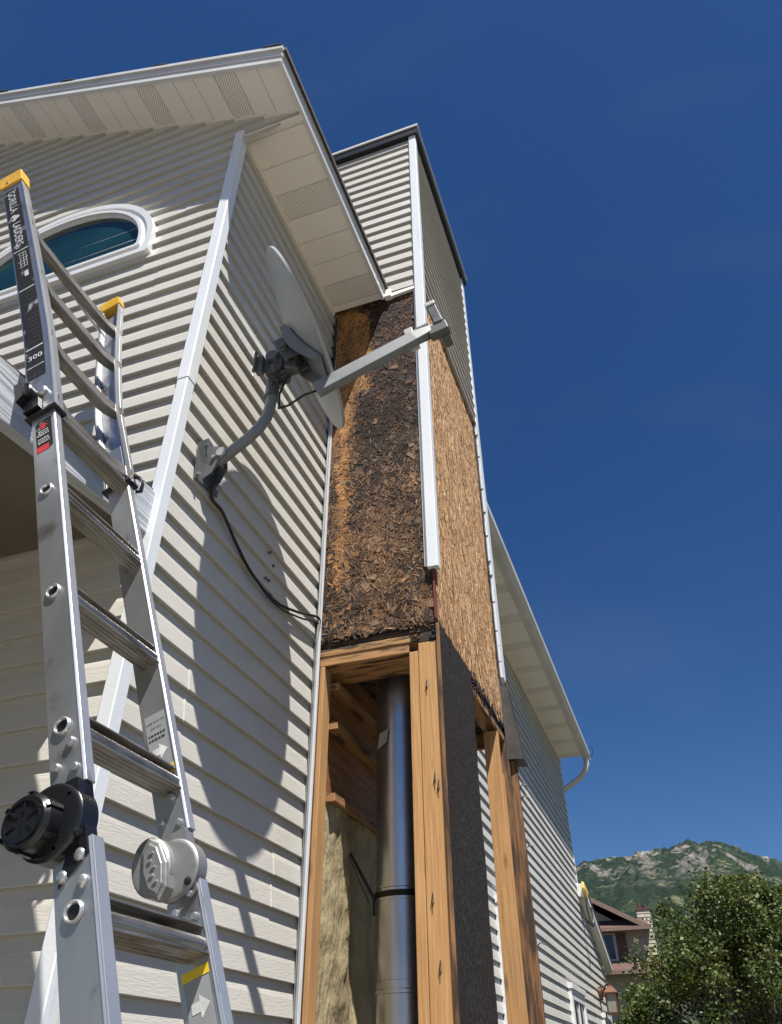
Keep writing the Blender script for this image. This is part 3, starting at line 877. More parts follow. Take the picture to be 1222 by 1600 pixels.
# ---- inside the chase: the house wall's boards and wool
mb = MB(); mb.box((-1.498, YF + .1, 1.05), (-1.47, YK - .06, 1.795)).build('inner_wall', wood('inner_board', (.30, .14, .05), (.14, .06, .022), 1), chase)
for z in (1.57, 1.37, 1.03):
    lumber('girt', (-1.468, YF + .1, z), (-1.405, YK - .06, z + .038), M['study'])
mb = MB()
ny, nz_ = 60, 110
def ins(i, j):
    y = YF + .035 + (YK - .07 - YF - .035) * i / ny; z = GZ + .02 + (1.02 - GZ) * j / nz_
    fold = abs(math.sin((y - YF) * 7.3 + .8 * nz(z * 1.3, 2.)))
    d = .030 + .010 * fold ** .5 + .012 * nz(y * 9, z * 3.6, 3.) + .010 * nz(y * 23, z * 13, 8.) - .035 * abs(nz(y * 5.1, z * 1.9, 12.)) + .004 * nz(y * 60, z * 40, 3.)
    d *= min(1, .25 + (y - YF) * 4)
    return (-1.47 + max(.01, d), y, z)
for i in range(ny):
    for j in range(nz_):
        mb.face([ins(i, j), ins(i + 1, j), ins(i + 1, j + 1), ins(i, j + 1)])
mb.build('insulation', M['batts'], chase, smooth=True, merge=True)
# J-trim and the grey cable bundle up the inside corner
mb = MB()
mb.box((-1.482, 3.112, GZ), (-1.466, 3.128, 4.36))
mb.build('edge_trim', M['trim'], chase)
mb = MB()
mb.tube([(-1.476, 3.098, z_) for z_ in (GZ, 0, 1.6, 1.75)] + [(-1.462, 3.082, 1.85), (-1.470, 3.096, 1.95)] + [(-1.474, 3.10, z_) for z_ in (2.4, 3.4, 3.8)], .008, 8)
mb.tube([(-1.466, 3.086, z_) for z_ in (GZ, 1.0, 1.75, 1.84)], .005, 8)
tag(mb.build('grey_cable', M['conduit'], None, smooth=True), 'thin grey cable running up the inside corner beside the chase', 'cable')
mb = MB(); mb.tube([(-1.47, 3.10, 3.55), (-1.466, 3.10, 3.9), (-1.46, 3.09, 4.28), (-1.452, 3.075, 4.30)], .010, 8)
tag(mb.build('black_cable', M['cable'], None, smooth=True), 'short black cable end under the eave where the chase meets the wall', 'cable')

# ================================================================== FLUE PIPE
pipe = thing('flue_pipe', (-1.2, 3.6, GZ), 'round galvanised metal flue pipe standing inside the open chase', 'flue pipe')
PC = (-1.2, 3.6)
def pring(z, rad, seg=48): return [(PC[0] + rad * math.cos(2 * math.pi * i / seg), PC[1] + rad * math.sin(2 * math.pi * i / seg), z) for i in range(seg)]
def pprof(zr_, name):
    mb = MB(); mb.loft([pring(z, r_) for z, r_ in zr_]); mb.build(name, M['pipe'], pipe, smooth=True)
pprof([(.715, .128), (1.79, .128)], 'pipe_section')
pprof([(.35, .131), (.652, .131), (.655, .134), (.665, .134), (.668, .130), (.702, .130), (.705, .133), (.714, .133)], 'pipe_section')
pprof([(GZ, .128), (.30, .128), (.303, .134), (.316, .134), (.32, .131), (.349, .131)], 'pipe_section')
mb = MB()
mb.loft([pring(.665, .1365), pring(.69, .1365)], cap=False)
mb.build('collar_band', M['strap'], pipe, smooth=True)
mb = MB()
a, b_ = Vector((-1.435, 3.50, .86)), Vector((-1.325, 3.53, .665))
mb.hexa([a, a + Vector((.012, 0, .008)), a + Vector((.012, .002, .008)), a + Vector((0, .002, 0)), b_, b_ + Vector((.012, 0, .008)), b_ + Vector((.012, .002, .008)), b_ + Vector((0, .002, 0))])
mb.tube([a + Vector((-.003, -.004, -.002)), b_ + Vector((-.02, 0, -.01))], .002, 6)
mb.box((-1.325, 3.525, .60), (-1.313, 3.528, .668))
mb.build('strap', M['strap'], pipe)
mb = MB(); mb.box((-1.108, 3.505, .715), (-1.100, 3.516, 1.79)); mb.build('seam', M['pipe'], pipe)
mb = MB(); mb.face([(-1.285, 3.475, 1.33), (-1.235, 3.468, 1.36), (-1.222, 3.467, 1.43), (-1.275, 3.474, 1.41)]); mb.build('tag', mat('paper_tag', (.35, .33, .26), .8), pipe)

# ================================================================== SATELLITE DISH
dish = thing('satellite_dish', (-1.5, 1.98, 2.03), 'grey satellite dish on a bent mast bolted to the side wall', 'satellite dish')
Cn = Vector((-1.103, 2.036, 2.724)); nn = Vector((.874, .181, .453)).normalized()
ax1 = Vector((-.472, .076, .878)); ax1 = (ax1 - nn * ax1.dot(nn)).normalized(); ax2 = nn.cross(ax1)
def drs(k, off, seg=64): return [Cn + nn * off + ax1 * (.329 * k * math.cos(t)) + ax2 * (.454 * k * math.sin(t)) for t in [2 * math.pi * i / seg for i in range(seg)]]
mb = MB()
DP = .04
rings = [drs(1.0, .0), drs(1.012, .0), drs(1.014, -.012), drs(1.0, -.014)]
for i in range(9, 0, -1): rings.append(drs(i / 9.5, -DP * (1 - (i / 9.5) ** 2) - .006))
rings.append(drs(.01, -DP - .006))
rings.append(drs(.01, -DP))
for i in range(1, 10): rings.append(drs(i / 9.5, -DP * (1 - (i / 9.5) ** 2)))
rings.append(drs(1.0, 0.))
mb.loft(rings, cap=False)
mb.build('reflector', M['dish'], dish, smooth=True, merge=True, angle=50)
# mast
mp_ = [(-1.475, 1.985, 2.03), (-1.44, 1.99, 2.06), (-1.40, 1.995, 2.10), (-1.33, 2.005, 2.165), (-1.285, 2.012, 2.22), (-1.258, 2.018, 2.28), (-1.25, 2.022, 2.35), (-1.25, 2.023, 2.46), (-1.25, 2.023, 2.56)]
MB().tube(mp_, .024, 18).build('mast', M['mast'], dish, smooth=True)
mb = MB()
mb.tube([(-1.25, 2.023, 2.40), (-1.25, 2.023, 2.57)], .030, 18)
mb.build('mast_sleeve', M['dishd'], dish, smooth=True)
# foot bracket
mb = MB()
mb.prism([(-1.482, 1.885, 2.09), (-1.482, 1.90, 1.915), (-1.482, 2.07, 1.94), (-1.482, 2.05, 2.14), (-1.482, 1.94, 2.16)], (.006, 0, 0))
for sy in (-.034, .034):
    mb.prism([(-1.476, 1.985 + sy, 1.95), (-1.476, 1.985 + sy, 2.12), (-1.43, 1.985 + sy, 2.11), (-1.415, 1.985 + sy, 2.04), (-1.44, 1.985 + sy, 1.97)], (0, .004, 0))
mb.build('foot_plate', M['dishd'], dish)
mb = MB()
for (y, z) in ((1.91, 1.94), (2.04, 1.96), (1.93, 2.11), (2.03, 2.11)): mb.cyl((-1.48, y, z), (-1.462, y, z), .008, 6)
mb.cyl((-1.44, 1.94, 2.05), (-1.44, 2.03, 2.05), .009, 8)
build_each(mb, 'bolt', M['rivet'], dish)
MB().tube([(-1.41, 1.955, 2.072), (-1.41, 1.945, 2.072)], .022, 16).build('round_washer', M['dish'], dish)
# back bracket: curved plate behind the reflector with clamp pieces
mb = MB()
def lb(p, q, r_): return Cn + ax1 * p + ax2 * q + nn * r_
def fr_(): return (Cn, ax1, ax2, nn)
# curved spine following the dish back
sp = []
for i in range(12):
    t = -.19 - .02 + .42 * i / 11.
    sp.append(t)
near = 1 if (ax2.y < 0) else -1
for sgn in (-.075, .075):
    rows = []
    for i in range(13):
        t = -.29 + .38 * i / 12.
        h = -DP * (1 - (t / .34) ** 2) - .012
        rows.append([lb(t, sgn, h), lb(t, sgn, h - .035 - .022 * math.sin(math.pi * i / 12)), lb(t, sgn + .006, h - .035 - .022 * math.sin(math.pi * i / 12)), lb(t, sgn + .006, h)])
    mb.loft(rows)
rows = []
for i in range(13):
    t = -.29 + .38 * i / 12.
    h = -DP * (1 - (t / .34) ** 2) - .014
    rows.append([lb(t, -.085, h), lb(t, .085, h), lb(t, .085, h - .006), lb(t, -.085, h - .006)])
mb.loft(rows)
mb.build('back_bracket', M['mast'], dish)
mb = MB()
mb.box((-.13, -.05, -.15), (.05, -.035, -.06), 0, fr_()).box((-.13, .035, -.15), (.05, .05, -.06), 0, fr_())
mb.cyl(lb(-.05, -.075, -.12), lb(-.05, .075, -.12), .018, 12)
mb.cyl((-1.235, 1.95, 2.60), (-1.235, 2.10, 2.60), .030, 14)
mb.box((-1.275, 1.975, 2.52), (-1.19, 2.07, 2.64)).box((-1.30, 1.94, 2.50), (-1.27, 1.97, 2.60)).box((-1.19, 1.99, 2.54), (-1.13, 2.05, 2.66))
mb.cyl((-1.30, 1.93, 2.49), (-1.30, 1.93, 2.62), .008, 8)
mb.cyl((-1.16, 1.96, 2.50), (-1.10, 1.97, 2.47), .012, 8)
for (x, y, z) in ((-1.21, 1.965, 2.56), (-1.17, 1.975, 2.60), (-1.20, 1.95, 2.48), (-1.15, 1.97, 2.52)):
    mb.cyl((x, y, z), (x, y - .035, z), .010, 6)
mb.build('clamp', M['dishd'], dish, bevel=.0015)
# feed arm and feed
A0, A1 = Vector((-1.0, 1.995, 2.345)), Vector((-.52, 2.10, 2.655))
dn = (A1 - A0).normalized(); sd = dn.cross(Vector((0, 0, 1))).normalized(); up = sd.cross(dn)
mb = MB()
def arm(t, wd, h): 
    p = A0 + (A1 - A0) * t
    return [p - sd * wd - up * h, p + sd * wd - up * h, p + sd * wd + up * h, p - sd * wd + up * h]
mb.loft([arm(-.04, .021, .031), arm(.72, .021, .030), arm(.82, .021, .029), arm(.90, .018, .024), arm(1.0, .014, .016)])
mb.build('feed_arm', M['mast'], dish, bevel=.003)
mb = MB()
F0 = Vector((-.505, 2.105, 2.665))
def fb(a, b_, yaw=0, t=mb, mi=0):
    a = tuple(q * 1.25 for q in a); b_ = tuple(q * 1.25 for q in b_)
    X = Vector((1, 0, .25)).normalized(); Z = Vector((-.25, 0, 1)).normalized(); Y = Vector((0, 1, 0))
    t.box(a, b_, mi, (F0, X, Y, Z))
fb((-.035, -.018, -.045), (.035, .018, .0)); fb((-.005, -.022, .0), (.028, .012, .10)); fb((-.08, -.015, -.012), (-.02, .03, .028)); fb((.0, .012, -.055), (.03, .06, .02))
mb.build('feed_body', M['dishd'], dish, bevel=.004)
mb = MB()
fb((-.115, -.022, -.03), (-.082, .035, .036), t=mb); fb((-.008, -.026, .101), (.03, .016, .122), t=mb); fb((.003, .061, -.005), (.032, .075, .04), t=mb)
build_each(mb, 'feed_cover', M['lnbw'], dish, bevel=.005)
mb = MB()
mb.tube([A0 + Vector((-.02, 0, -.01)), A0 + Vector((-.06, -.03, -.05)), (-1.12, 1.95, 2.24), (-1.17, 1.96, 2.25), (-1.18, 1.97, 2.35), (-1.16, 1.98, 2.45)], .005, 8)
for k in range(5):
    random.seed(40 + k)
    mb.tube([(-1.19 + random.uniform(-.03, .05), 1.97, 2.50 + random.uniform(-.03, .03)) , (-1.15 + random.uniform(-.04, .04), 1.93, 2.43 + random.uniform(-.03, .03)), (-1.20 + random.uniform(-.03, .06), 1.95, 2.39), (-1.22, 1.98, 2.46)], .004, 6)
mb.build('lead', M['cable'], dish, smooth=True)
# coax down the wall
def smoothpath(P, n=8):
    P = [Vector(p) for p in P]; out = []
    for i in range(len(P) - 1):
        p0, p1, p2, p3 = P[max(0, i - 1)], P[i], P[i + 1], P[min(len(P) - 1, i + 2)]
        for k in range(n):
            t = k / n
            out.append(.5 * ((2 * p1) + (p2 - p0) * t + (2 * p0 - 5 * p1 + 4 * p2 - p3) * t * t + (3 * p1 - p0 - 3 * p2 + p3) * t ** 3))
    out.append(P[-1]); return out
mb = MB()
mb.tube(smoothpath([(-1.43, 1.985, 2.03), (-1.455, 1.985, 1.95), (-1.47, 2.02, 1.90), (-1.475, 2.12, 1.90), (-1.476, 2.26, 1.825), (-1.476, 2.42, 1.77), (-1.474, 2.63, 1.755), (-1.47, 2.86, 1.82), (-1.462, 3.07, 1.90), (-1.465, 3.095, 1.86)]), .0065, 8)
mb.tube(smoothpath([(-1.43, 1.99, 2.02), (-1.45, 1.992, 1.93), (-1.462, 2.03, 1.885), (-1.47, 2.125, 1.885), (-1.468, 2.27, 1.812), (-1.47, 2.43, 1.757), (-1.47, 2.64, 1.738), (-1.466, 2.87, 1.795), (-1.462, 3.075, 1.87), (-1.465, 3.095, 1.83)]), .0045, 8)
tag(mb.build('coax_cable', M['cable'], None, smooth=True), 'black twin cable sagging across the siding from the dish foot to the chase', 'cable')

# ================================================================== LADDER
lad = thing('ladder', (-.1, 1.14, GZ / 1.07), 'aluminium telescoping ladder with black hinge knob and yellow tips leaning on the porch beam', 'ladder')
TA = math.atan(.3830); UP = Vector((-math.sin(TA), 0, math.cos(TA))); FW = Vector((math.cos(TA), 0, math.sin(TA)))
def LP(a, b, y):
    """a up the rail, b back from the front edge, y across"""
    return Vector((-.704, y, 0)) + UP * a - FW * b
RW = .066
YN0, YN1, YF0, YF1 = .978, 1.002, 1.283, 1.307
def railbox(a0, a1, yo0, yo1, name='rail'):
    mb = MB()
    mb.hexa([LP(a0, RW, yo0), LP(a0, .005, yo0), LP(a0, .005, yo1), LP(a0, RW, yo1), LP(a1, RW, yo0), LP(a1, .005, yo0), LP(a1, .005, yo1), LP(a1, RW, yo1)])
    mb.hexa([LP(a0, .0052, yo0 - .0015), LP(a0, 0, yo0 + .0015), LP(a0, 0, yo1 - .0015), LP(a0, .0052, yo1 + .0015), LP(a1, .0052, yo0 - .0015), LP(a1, 0, yo0 + .0015), LP(a1, 0, yo1 - .0015), LP(a1, .0052, yo1 + .0015)], 1)
    return mb.build(name, [M['alu'], M['aluf']], lad, bevel=.0012)
def zbot(side): return -1.7
r1 = railbox(.418, 1.60, YN0, YN1); r2 = railbox(.418, 1.60, YF0, YF1)
# lower half, cut obliquely below the hinge
def lowrail(y0_, y1_):
    mb = MB()
    A = [LP(-1.57, RW + .002, y0_), LP(-1.57, -.002, y0_), LP(.325, -.002, y0_), LP(.320, .018, y0_), LP(.302, RW + .002, y0_)]
    mb.prism(A, (0, y1_ - y0_, 0))
    mb.hexa([LP(-1.57, .004, y0_ - .0015), LP(-1.57, -.0035, y0_ + .001), LP(-1.57, -.0035, y1_ - .001), LP(-1.57, .004, y1_ + .0015), LP(.323, .004, y0_ - .0015), LP(.323, -.0035, y0_ + .001), LP(.323, -.0035, y1_ - .001), LP(.323, .004, y1_ + .0015)], 1)
    return mb.build('rail', [M['alu'], M['aluf']], lad, bevel=.001)
r3 = lowrail(YN0 - .002, YN1 + .002); r4 = lowrail(YF0 - .002, YF1 + .002)
# rungs: lip on top, groove, rounded nose, lower lip and ribbed underside
RA = [.226 + .308 * i for i in range(-5, 5)]
def rung(ac, ya, yb):
    # profile in (a = up, b = back)
    P = [(.016, .002), (.016, .048), (-.018, .048), (-.034, .040)]
    nrib = 5
    for i in range(nrib * 2):
        t = i / (nrib * 2 - 1)
        a_ = -.034 + .0 * t; b_ = .040 - .038 * t
        P.append((a_ + (.0016 if i % 2 else 0), b_))
    P += [(-.034, -.002), (-.030, -.002), (-.030, .006), (-.026, .004), (-.021, .000), (-.015, -.0015), (-.009, .000), (-.004, .004), (-.002, .010), (-.002, .022), (.012, .022), (.012, .002)]
    mb = MB()
    mb.prism([LP(ac + a_, b_ + .004, ya) for a_, b_ in P], (0, yb - ya, 0))
    mb.build('rung', M['alur'], lad, smooth=True, angle=30)
for a_ in RA: rung(a_, YN1 - .001, YF0 + .001)
# eyelets where the rungs are swaged through the near rail, rivets, and the same on the far side
def eyelet(ac, y):
    t = MB()
    c = LP(ac, .036, y); seg = 24
    def rr(rad, dy): return [c + (UP * math.cos(q) + FW * math.sin(q)) * rad + Vector((0, dy, 0)) for q in [2 * math.pi * i / seg for i in range(seg)]]
    t.loft([rr(.0165, 0), rr(.0162, -.0035), rr(.0145, -.0055), rr(.0125, -.0052), rr(.0112, -.003), rr(.0108, .0005)], cap=False, mi=0)
    t.loft([rr(.0109, -.0005), rr(.001, -.0004)], mi=1, cap=False)
    t.build('eyelet', [M['aluf'], M['blk']], lad, smooth=True, angle=40)
for a_ in RA:
    if a_ < 1.35: eyelet(a_, YN0 - .0006 if a_ > .4 else YN0 - .0026)
def rivets(y, L_, rad, dep):
    for (a_, b_) in L_:
        c = LP(a_, b_, y); seg = 16
        def rr(r0_, dy): return [c + (UP * math.cos(q) + FW * math.sin(q)) * r0_ + Vector((0, dy, 0)) for q in [2 * math.pi * i / seg for i in range(seg)]]
        mb = MB(); mb.loft([rr(rad, 0), rr(rad, -dep * .6), rr(rad * .75, -dep), rr(rad * .1, -dep * 1.02)])
        mb.build('rivet', M['rivet'], lad, smooth=True, angle=50)
rivets(YN0 - .0002, [(.497, .022), (.462, .052), (.447, .018)], .0085, .007)
rivets(YN0 - .0022, [(.302, .019), (.282, .051), (.262, .018)], .0095, .007)
rivets(YF0 - .0002, [(.490, .022), (.452, .052), (.437, .018)], .0065, .010)
rivets(YF0 - .0022, [(.300, .018), (.280, .050), (.260, .016)], .0070, .010)

# hinges
def disc(c, y0_, y1_, rad, mi=0, t=None, seg=48, bev=.004, sc_=(1, 1)):
    def rr(r0_, y_): return [Vector((c.x, y_, c.z)) + UP * (math.cos(q) * r0_ * sc_[0]) + FW * (math.sin(q) * r0_ * sc_[1]) for q in [2 * math.pi * i / seg for i in range(seg)]]
    s_ = 1 if y1_ > y0_ else -1
    t.loft([rr(rad, y1_), rr(rad, y0_ + s_ * bev), rr(rad - bev * .7, y0_ + s_ * .001), rr(rad - bev * 2, y0_)], mi)
    return t
hn = bpy.data.objects.new('hinge', None); C.objects.link(hn); hn.parent = lad; hn.location = (0, 0, 0)
HC = Vector((-.889, 0, .323))
mb = MB(); disc(HC, .957, .9985, .059, 0, mb)
mb.prism([LP(.418, .062, .960), LP(.418, .004, .960), LP(.36, .004, .960), LP(.33, .06, .960)], (0, .038, 0))
mb.build('hinge_housing', M['plastic'], hn, smooth=True, angle=40)
mb = MB()
mb.prism([LP(.34, .030, .972), LP(.418, .030, .972), LP(.418, .004, .972), LP(.30, .004, .972), LP(.268, .060, .972)], (0, .028, 0))
mb.build('hinge_plate', M['plastic'], hn, bevel=.002)
KC = LP(.362, .090, 0); KC = Vector((-.905, 0, .317))
mb = MB(); disc(KC, .922, .957, .043, 0, mb, bev=.008)
for q in range(6):
    an = q * math.pi / 3 + .3
    d = UP * math.cos(an) + FW * math.sin(an); e = UP * -math.sin(an) + FW * math.cos(an)
    c = Vector((KC.x, .922, KC.z))
    mb.hexa([c + d * .012 - e * .0015 + Vector((0, -.0025, 0)), c + d * .034 - e * .0015 + Vector((0, -.0025, 0)), c + d * .034 + e * .0015 + Vector((0, -.0025, 0)), c + d * .012 + e * .0015 + Vector((0, -.0025, 0)),
             c + d * .012 - e * .002, c + d * .034 - e * .002, c + d * .034 + e * .002, c + d * .012 + e * .002])
    c2 = Vector((KC.x, .940, KC.z)) + d * .0425
    mb.hexa([c2 - e * .004 + Vector((0, -.016, 0)), c2 + e * .004 + Vector((0, -.016, 0)), c2 + e * .004 + d * .003 + Vector((0, -.013, 0)), c2 - e * .004 + d * .003 + Vector((0, -.013, 0)),
             c2 - e * .004 + Vector((0, .017, 0)), c2 + e * .004 + Vector((0, .017, 0)), c2 + e * .004 + d * .004 + Vector((0, .017, 0)), c2 - e * .004 + d * .004 + Vector((0, .017, 0))])
def rr_(r0_, y_): return [Vector((KC.x, y_, KC.z)) + (UP * math.cos(q) + FW * math.sin(q)) * r0_ for q in [2 * math.pi * i / 40 for i in range(40)]]
mb.loft([rr_(.032, .922), rr_(.032, .919), rr_(.029, .919), rr_(.029, .923)], cap=False)
mb.build('hinge_knob', M['plastic'], hn, smooth=True, angle=30)
for (a_, b_) in ((.395, .018), (.330, .012), (.322, .050)):
    c = LP(a_, b_, 0); mb = MB(); disc(c, .9535 if b_ > .05 else .957, .960 if b_ > .05 else .966, .006, 0, mb, seg=14, bev=.0015); mb.build('hinge_rivet', M['plastic'] if b_ < .05 else M['rivet'], hn, smooth=True)
hf = bpy.data.objects.new('hinge', None); C.objects.link(hf); hf.parent = lad; hf.location = (0, 0, 0)
HC2 = LP(.352, .040, 0)
mb = MB(); disc(HC2, 1.266, 1.30, .054, 0, mb)
mb.prism([LP(.418, .060, 1.272), LP(.418, .004, 1.272), LP(.36, .004, 1.272), LP(.33, .06, 1.272)], (0, .03, 0))
mb.prism([LP(.34, .02, 1.275), LP(.400, .006, 1.275), LP(.30, .002, 1.275), LP(.268, .060, 1.275)], (0, .028, 0))
mb.build('hinge_housing', M['cast'], hf, smooth=True, angle=40)
mb = MB()
HK = Vector((-.888, 0, .313))
disc(Vector((-.902, 0, .318)), 1.246, 1.290, .040, 0, mb, bev=.006, sc_=(1.35, 1.0)); mb.build('knob_cup', M['cast'], hf, smooth=True); mb = MB()
disc(HK, 1.240, 1.268, .036, 0, mb, seg=8, bev=.003, sc_=(1.6, .72)); mb.build('hinge_knob', M['cast'], hf)
mb = MB()
disc(HK, 1.236, 1.241, .030, 0, mb, seg=8, bev=.0015, sc_=(1.6, .66)); mb.build('knob_face', M['cast'], hf)
mb = MB(); random.seed(6)
for k in range(5):
    c = Vector((HK.x, 1.235, HK.z)) + UP * (-.026 + .013 * k) + FW * (.003 * (-1) ** k)
    mb.box((-.004, -.002, -.0015), (.004, .0022, .0015), 0, (c, FW, Vector((0, 1, 0)), UP))
mb.build('knob_marking', M['aluf'], hf)
c = LP(.318, .012, 0); mb = MB(); disc(c, 1.262, 1.27, .007, 0, mb, seg=14, bev=.0015); mb.build('hinge_rivet', M['blk'], hf)

# upper outer section: wide channels that flare outwards to the tips
def flare(a):                     # sideways displacement of the outer rails
    t = max(0., (a - 1.75) / 1.02)
    return .085 * t ** 1.25
def outer_rail(side):
    mb = MB(); rows = []; rf = []; rib = []
    A = [1.445 + (2.745 - 1.445) * i / 22. for i in range(23)]
    w0, w1 = -.006, .073
    for a_ in A:
        if side < 0: yo = YN0 - .006 - flare(a_); yi = yo + .034; s_ = 1
        else: yo = YF1 + .006 + flare(a_) * 2.2; yi = yo - .034; s_ = -1
        th = .0035
        rows.append([LP(a_, w1, yo), LP(a_, w0, yo), LP(a_, w0, yi), LP(a_, w0 + th, yi), LP(a_, w0 + th, yo + s_ * th), LP(a_, w1 - th, yo + s_ * th), LP(a_, w1 - th, yi), LP(a_, w1, yi)])
        rf.append([LP(a_, w0 + .003, yo - s_ * .0012), LP(a_, w0 - .0012, yo - s_ * .0012), LP(a_, w0 - .0012, yo + s_ * .012), LP(a_, w0 + .003, yo + s_ * .012)])
    mb.loft(rows); mb.loft(rf, 1)
    for q in (.25, .5, .75):
        rib = []
        for a_ in A:
            if side < 0: yo = YN0 - .006 - flare(a_); s_ = 1
            else: yo = YF1 + .006 + flare(a_) * 2.2; s_ = -1
            b0 = w1 - .004
            yy = yo + s_ * .034 * q
            rib.append([LP(a_, b0, yy - .002), LP(a_, b0 - .003, yy), LP(a_, b0, yy + .002)])
        mb.loft(rib, 1)
    return mb.build('outer_rail', [M['alu'], M['aluf']], lad, bevel=0)
outer_rail(-1); outer_rail(1)
UR = [1.488, 1.80, 2.135, 2.44]
for i, a_ in enumerate(UR):
    yn = YN0 - .006 - flare(a_) + .012; yf = YF1 + .006 + flare(a_) * 2.2 - .004
    path = []
    # (y, back offset, drop, half height)
    ctl = [(yn, -.004, .004, .016), (yn + .022, .000, .002, .019), (yn + .040, .004, -.006, .024), (yn + .065, .010, -.010, .026), ((yn + yf) / 2, .010, -.012, .026), (yf - .08, .009, -.012, .026), (yf - .05, .005, -.011, .026), (yf - .02, -.002, -.009, .023), (yf, -.008, -.006, .016)]
    rows = []
    for (y, b_, dr, h) in ctl:
        c_ = a_ + dr
        rows.append([LP(c_ - h, b_, y), LP(c_ - h + .003, b_ - .003, y), LP(c_ + h - .004, b_ - .004, y), LP(c_ + h, b_ + .001, y), LP(c_ + h, b_ + .020, y), LP(c_ - h * .2, b_ + .024, y), LP(c_ - h, b_ + .026, y)])
    mb = MB(); mb.loft(rows)
    mb.build('outer_rung', M['alur'], lad, smooth=True, angle=40)
mb = MB(); mb.cyl(LP(1.56, .069, YN0), LP(1.50, .069, YF0 + .02), .0035, 8); mb.build('tie_rod', M['aluf'], lad)
mb = MB(); mb.tube([LP(2.56, .066, .94), LP(2.50, .06, .97), LP(2.44, .055, 1.02)], .006, 8); mb.build('end_brace', M['aluf'], lad)
mb = MB(); mb.tube([LP(2.50, .070, 1.45), LP(2.50, .068, 1.34), LP(2.53, .066, 1.24)], .005, 8); mb.build('end_brace', M['aluf'], lad)
# clamp band at the foot of the outer rails
for (y0_, y1_) in ((YN0 - .012, YN1 + .010), (YF0 - .010, YF1 + .012)):
    mb = MB(); mb.box((1.435 - 1.44, 0, 0), (0, 0, 0)) if 0 else None
    mb.hexa([LP(1.432, .078, y0_), LP(1.432, -.010, y0_), LP(1.432, -.010, y1_), LP(1.432, .078, y1_), LP(1.442, .078, y0_), LP(1.442, -.010, y0_), LP(1.442, -.010, y1_), LP(1.442, .078, y1_)])
    mb.build('clamp_band', M['plastic'], lad, bevel=.002)
# near lock tab: black knob and grey cup
mb = MB()
c = LP(1.520, .055, YN0 - .008)
disc(c, YN0 - .040, YN0 - .008, .020, 0, mb, seg=20, bev=.005, sc_=(1.3, 1.0))
mb.prism([LP(1.55, .082, YN0 - .042), LP(1.55, .062, YN0 - .042), LP(1.49, .058, YN0 - .042), LP(1.475, .078, YN0 - .042)], (0, .034, 0))
mb.prism([LP(1.485, .078, YN0 - .022), LP(1.485, .028, YN0 - .022), LP(1.448, .03, YN0 - .022), LP(1.448, .074, YN0 - .022)], (0, .014, 0))
mb.build('lock_tab', M['plastic'], lad, smooth=True, angle=30)
mb = MB(); c = LP(1.518, .026, 0); disc(c, YN0 - .018, YN0 - .0065, .017, 0, mb, seg=24, bev=.005); mb.build('lock_cup', M['alu'], lad, smooth=True)
mb = MB()
mb.tube([LP(1.475, -.008, YF1), LP(1.46, -.022, YF1 + .004), LP(1.43, -.026, YF1 + .004), LP(1.405, -.018, YF1 + .004), LP(1.41, -.006, YF1)], .006, 10)
mb.build('lock_tab', M['plastic'], lad, smooth=True)
# yellow tips
for side in (-1, 1):
    a0, a1 = 2.715, 2.815
    if side < 0: yo = YN0 - .006 - flare(2.74); yi = yo + .040; yo -= .004
    else: yo = YF1 + .006 + flare(2.74) * 2.2; yi = yo - .034; yo += .002; a0 = 2.735; a1 = 2.80
    mb = MB()
    mb.loft([[LP(a0, .079, yo), LP(a0, -.011, yo), LP(a0, -.011, yi), LP(a0, .079, yi)], [LP(a1 - .012, .079, yo), LP(a1 - .012, -.011, yo), LP(a1 - .012, -.011, yi), LP(a1 - .012, .079, yi)],
             [LP(a1, .065, yo + (yi - yo) * .15), LP(a1, .005, yo + (yi - yo) * .15), LP(a1, .005, yi - (yi - yo) * .1), LP(a1, .065, yi - (yi - yo) * .1)]])
    o = mb.build('end_cap', M['yellow'], lad, bevel=.004)
    if side < 0:
        mb = MB(); disc(LP(2.738, .045, 0), yo - .003, yo + .001, .006, 0, mb, seg=14, bev=.001); mb.build('cap_screw', M['rivet'], o)
for (y0_, y1_) in ((YN0 - .006, YN1 + .006), (YF0 - .006, YF1 + .006)):
    MB().hexa([LP(-1.57, RW + .006, y0_), LP(-1.57, -.006, y0_), LP(-1.57, -.006, y1_), LP(-1.57, RW + .006, y1_), LP(-1.50, RW + .006, y0_), LP(-1.50, -.006, y0_), LP(-1.50, -.006, y1_), LP(-1.50, RW + .006, y1_)]).build('foot', M['plastic'], lad, bevel=.004)

# ---- stickers with lettering
def text_mesh(s_, size):
    cu = bpy.data.curves.new('t', 'FONT'); cu.body = s_; cu.size = size; cu.align_x = 'CENTER'; cu.align_y = 'CENTER'; cu.resolution_u = 2
    ob = bpy.data.objects.new('t', cu); C.objects.link(ob)
    bpy.context.view_layer.update()
    me = ob.to_mesh()
    V = [v.co.copy() for v in me.vertices]; Fc = [tuple(p.vertices) for p in me.polygons]
    ob.to_mesh_clear(); bpy.data.objects.remove(ob); bpy.data.curves.remove(cu)
    return V, Fc
def put_text(mb, s_, size, fr, mi, sx=1., bold=0.):
    V, Fc = text_mesh(s_, size)
    for k, (dx, dy) in enumerate(((0, 0), (bold, 0), (0, bold)) if bold else ((0, 0),)):
        for f_ in Fc: mb.face([tp(fr, (V[i].x * sx + dx, V[i].y + dy, .0002 * k)) for i in f_], mi)
def outer_y(a_): return YN0 - .006 - flare(a_) - .0006
def orient(ac):
    """frame on the flaring web of the near outer rail: text runs down the rail, letter tops to the front edge"""
    t = (LP(ac + .05, 0, outer_y(ac + .05)) - LP(ac - .05, 0, outer_y(ac - .05))).normalized()
    n_ = FW.cross(t); n_ = n_ if n_.y < 0 else -n_
    return t, n_
